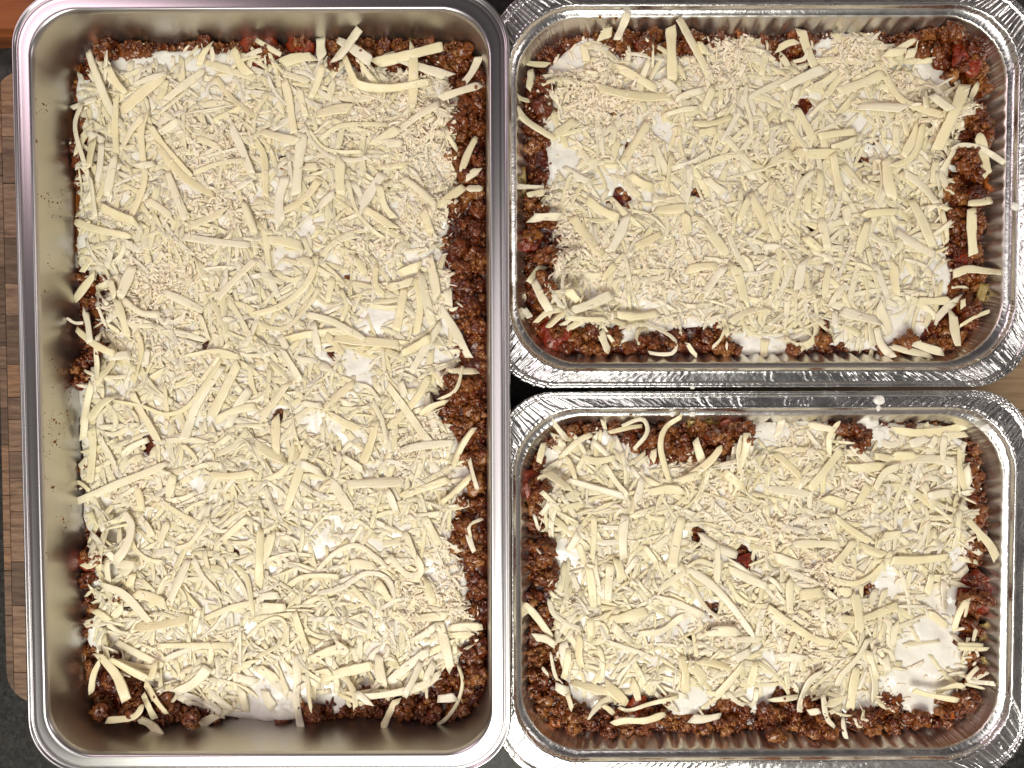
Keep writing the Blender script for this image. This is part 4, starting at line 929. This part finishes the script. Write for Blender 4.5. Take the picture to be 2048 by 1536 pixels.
def left_splats(px, py, r):
    # which height of the left wall does this pixel look at
    best = None
    for z in np.arange(52, 88, 0.5):
        q = S.local(U(px, py, z)); d = np.interp(z, [r_[2] for r_ in ins], [r_[0] for r_ in ins])
        e = abs(q[0] + S.hw + d)
        if best is None or e < best[0]: best = (e, z, q[1])
    splat(S, ins, 2, best[1], best[2], r, rg, bag)
spots = [(67, 198, .5), (86, 208, .9), (92, 211, .7), (73, 226, .6), (67, 284, .6), (82, 393, .9), (89, 397, .8), (97, 402, .7), (106, 404, .7), (115, 406, .8), (122, 405, .6), (125, 389, .8), (105, 431, .5), (121, 434, .7), (96, 527, .6), (89, 582, 1.0), (105, 537, .5), (104, 718, .6), (115, 740, .8), (127, 742, .5), (139, 760, .9), (136, 775, .8), (141, 785, .6), (137, 800, .5), (135, 822, .8), (121, 827, .7), (106, 775, .5), (90, 826, .5), (108, 840, .9), (112, 845, 1.0), (103, 837, .5), (118, 847, .6), (100, 855, .5), (110, 884, 1.1), (113, 889, .9), (105, 891, .6), (119, 868, .6), (98, 868, .5), (128, 856, .5), (92, 912, .5), (99, 902, .6), (107, 975, 1.2), (92, 956, .4), (136, 830, .7), (142, 1012, .5), (126, 1038, 1.0), (131, 1055, .7), (127, 1045, .6), (93, 1106, .4)]
for a_, b2, c_ in spots:
    left_splats(a_, b2, c_ * 0.8)
    for _ in range(3): left_splats(a_ + rg.normal(0, 7), b2 + rg.normal(0, 9), rg.uniform(.15, .35))
o = bag.obj('sauce_splashes', M_OIL, None); o['kind'] = 'stuff'; adopt(o, steel_t)

def drop(root, px, py, r, z, name='sauce_drop', m_=None, sq=0.35, stretch=1.0):
    V0, F0 = ICO3; rg_ = np.random.default_rng(int(px)); ph = rg_.uniform(0, 9, 3)
    dn = np.array([mnoise.noise(tuple(p * 1.1 + ph)) for p in V0]); c = U(px, py, z)
    V = V0 * (1 + 0.3 * dn)[:, None] * r * np.array([1, stretch, sq]); V[:, 2] = np.maximum(V[:, 2], -0.25)
    o = mesh_obj(name, V + np.array([c[0], c[1], z]), F0, m_ or M_WHITE, None); adopt(o, root); return o
drop(ft2, 1759, 800, 3.0, ZF - .1, stretch=0.9); drop(ft2, 1757, 816, 1.2, ZF, stretch=1.4); drop(ft2, 1971, 856, 3.0, ZF - .2, stretch=.75); drop(ft2, 1345, 828, 1.6, ZF - 3.9); drop(ft2, 1385, 828, 1.8, ZF - 3.9)
drop(ft2, 1183, 823, 2.6, ZF - 4.0, 'sauce_spot', M_OIL, 0.12, .5); drop(ft2, 1262, 828, 1.4, ZF - 4.1, 'sauce_spot', M_OIL, 0.12, .5)
drop(ft1, 2030, 412, 2.6, ZF - .1, stretch=.9); drop(ft1, 1385, 774, 1.3, ZF - .3, sq=.5)
for a_, b2 in ((1184, 26), (1220, 28), (1232, 37), (1200, 34)): drop(ft1, a_, b2, 0.8, ZF - 4.1, 'sauce_spot', M_OIL, 0.15)
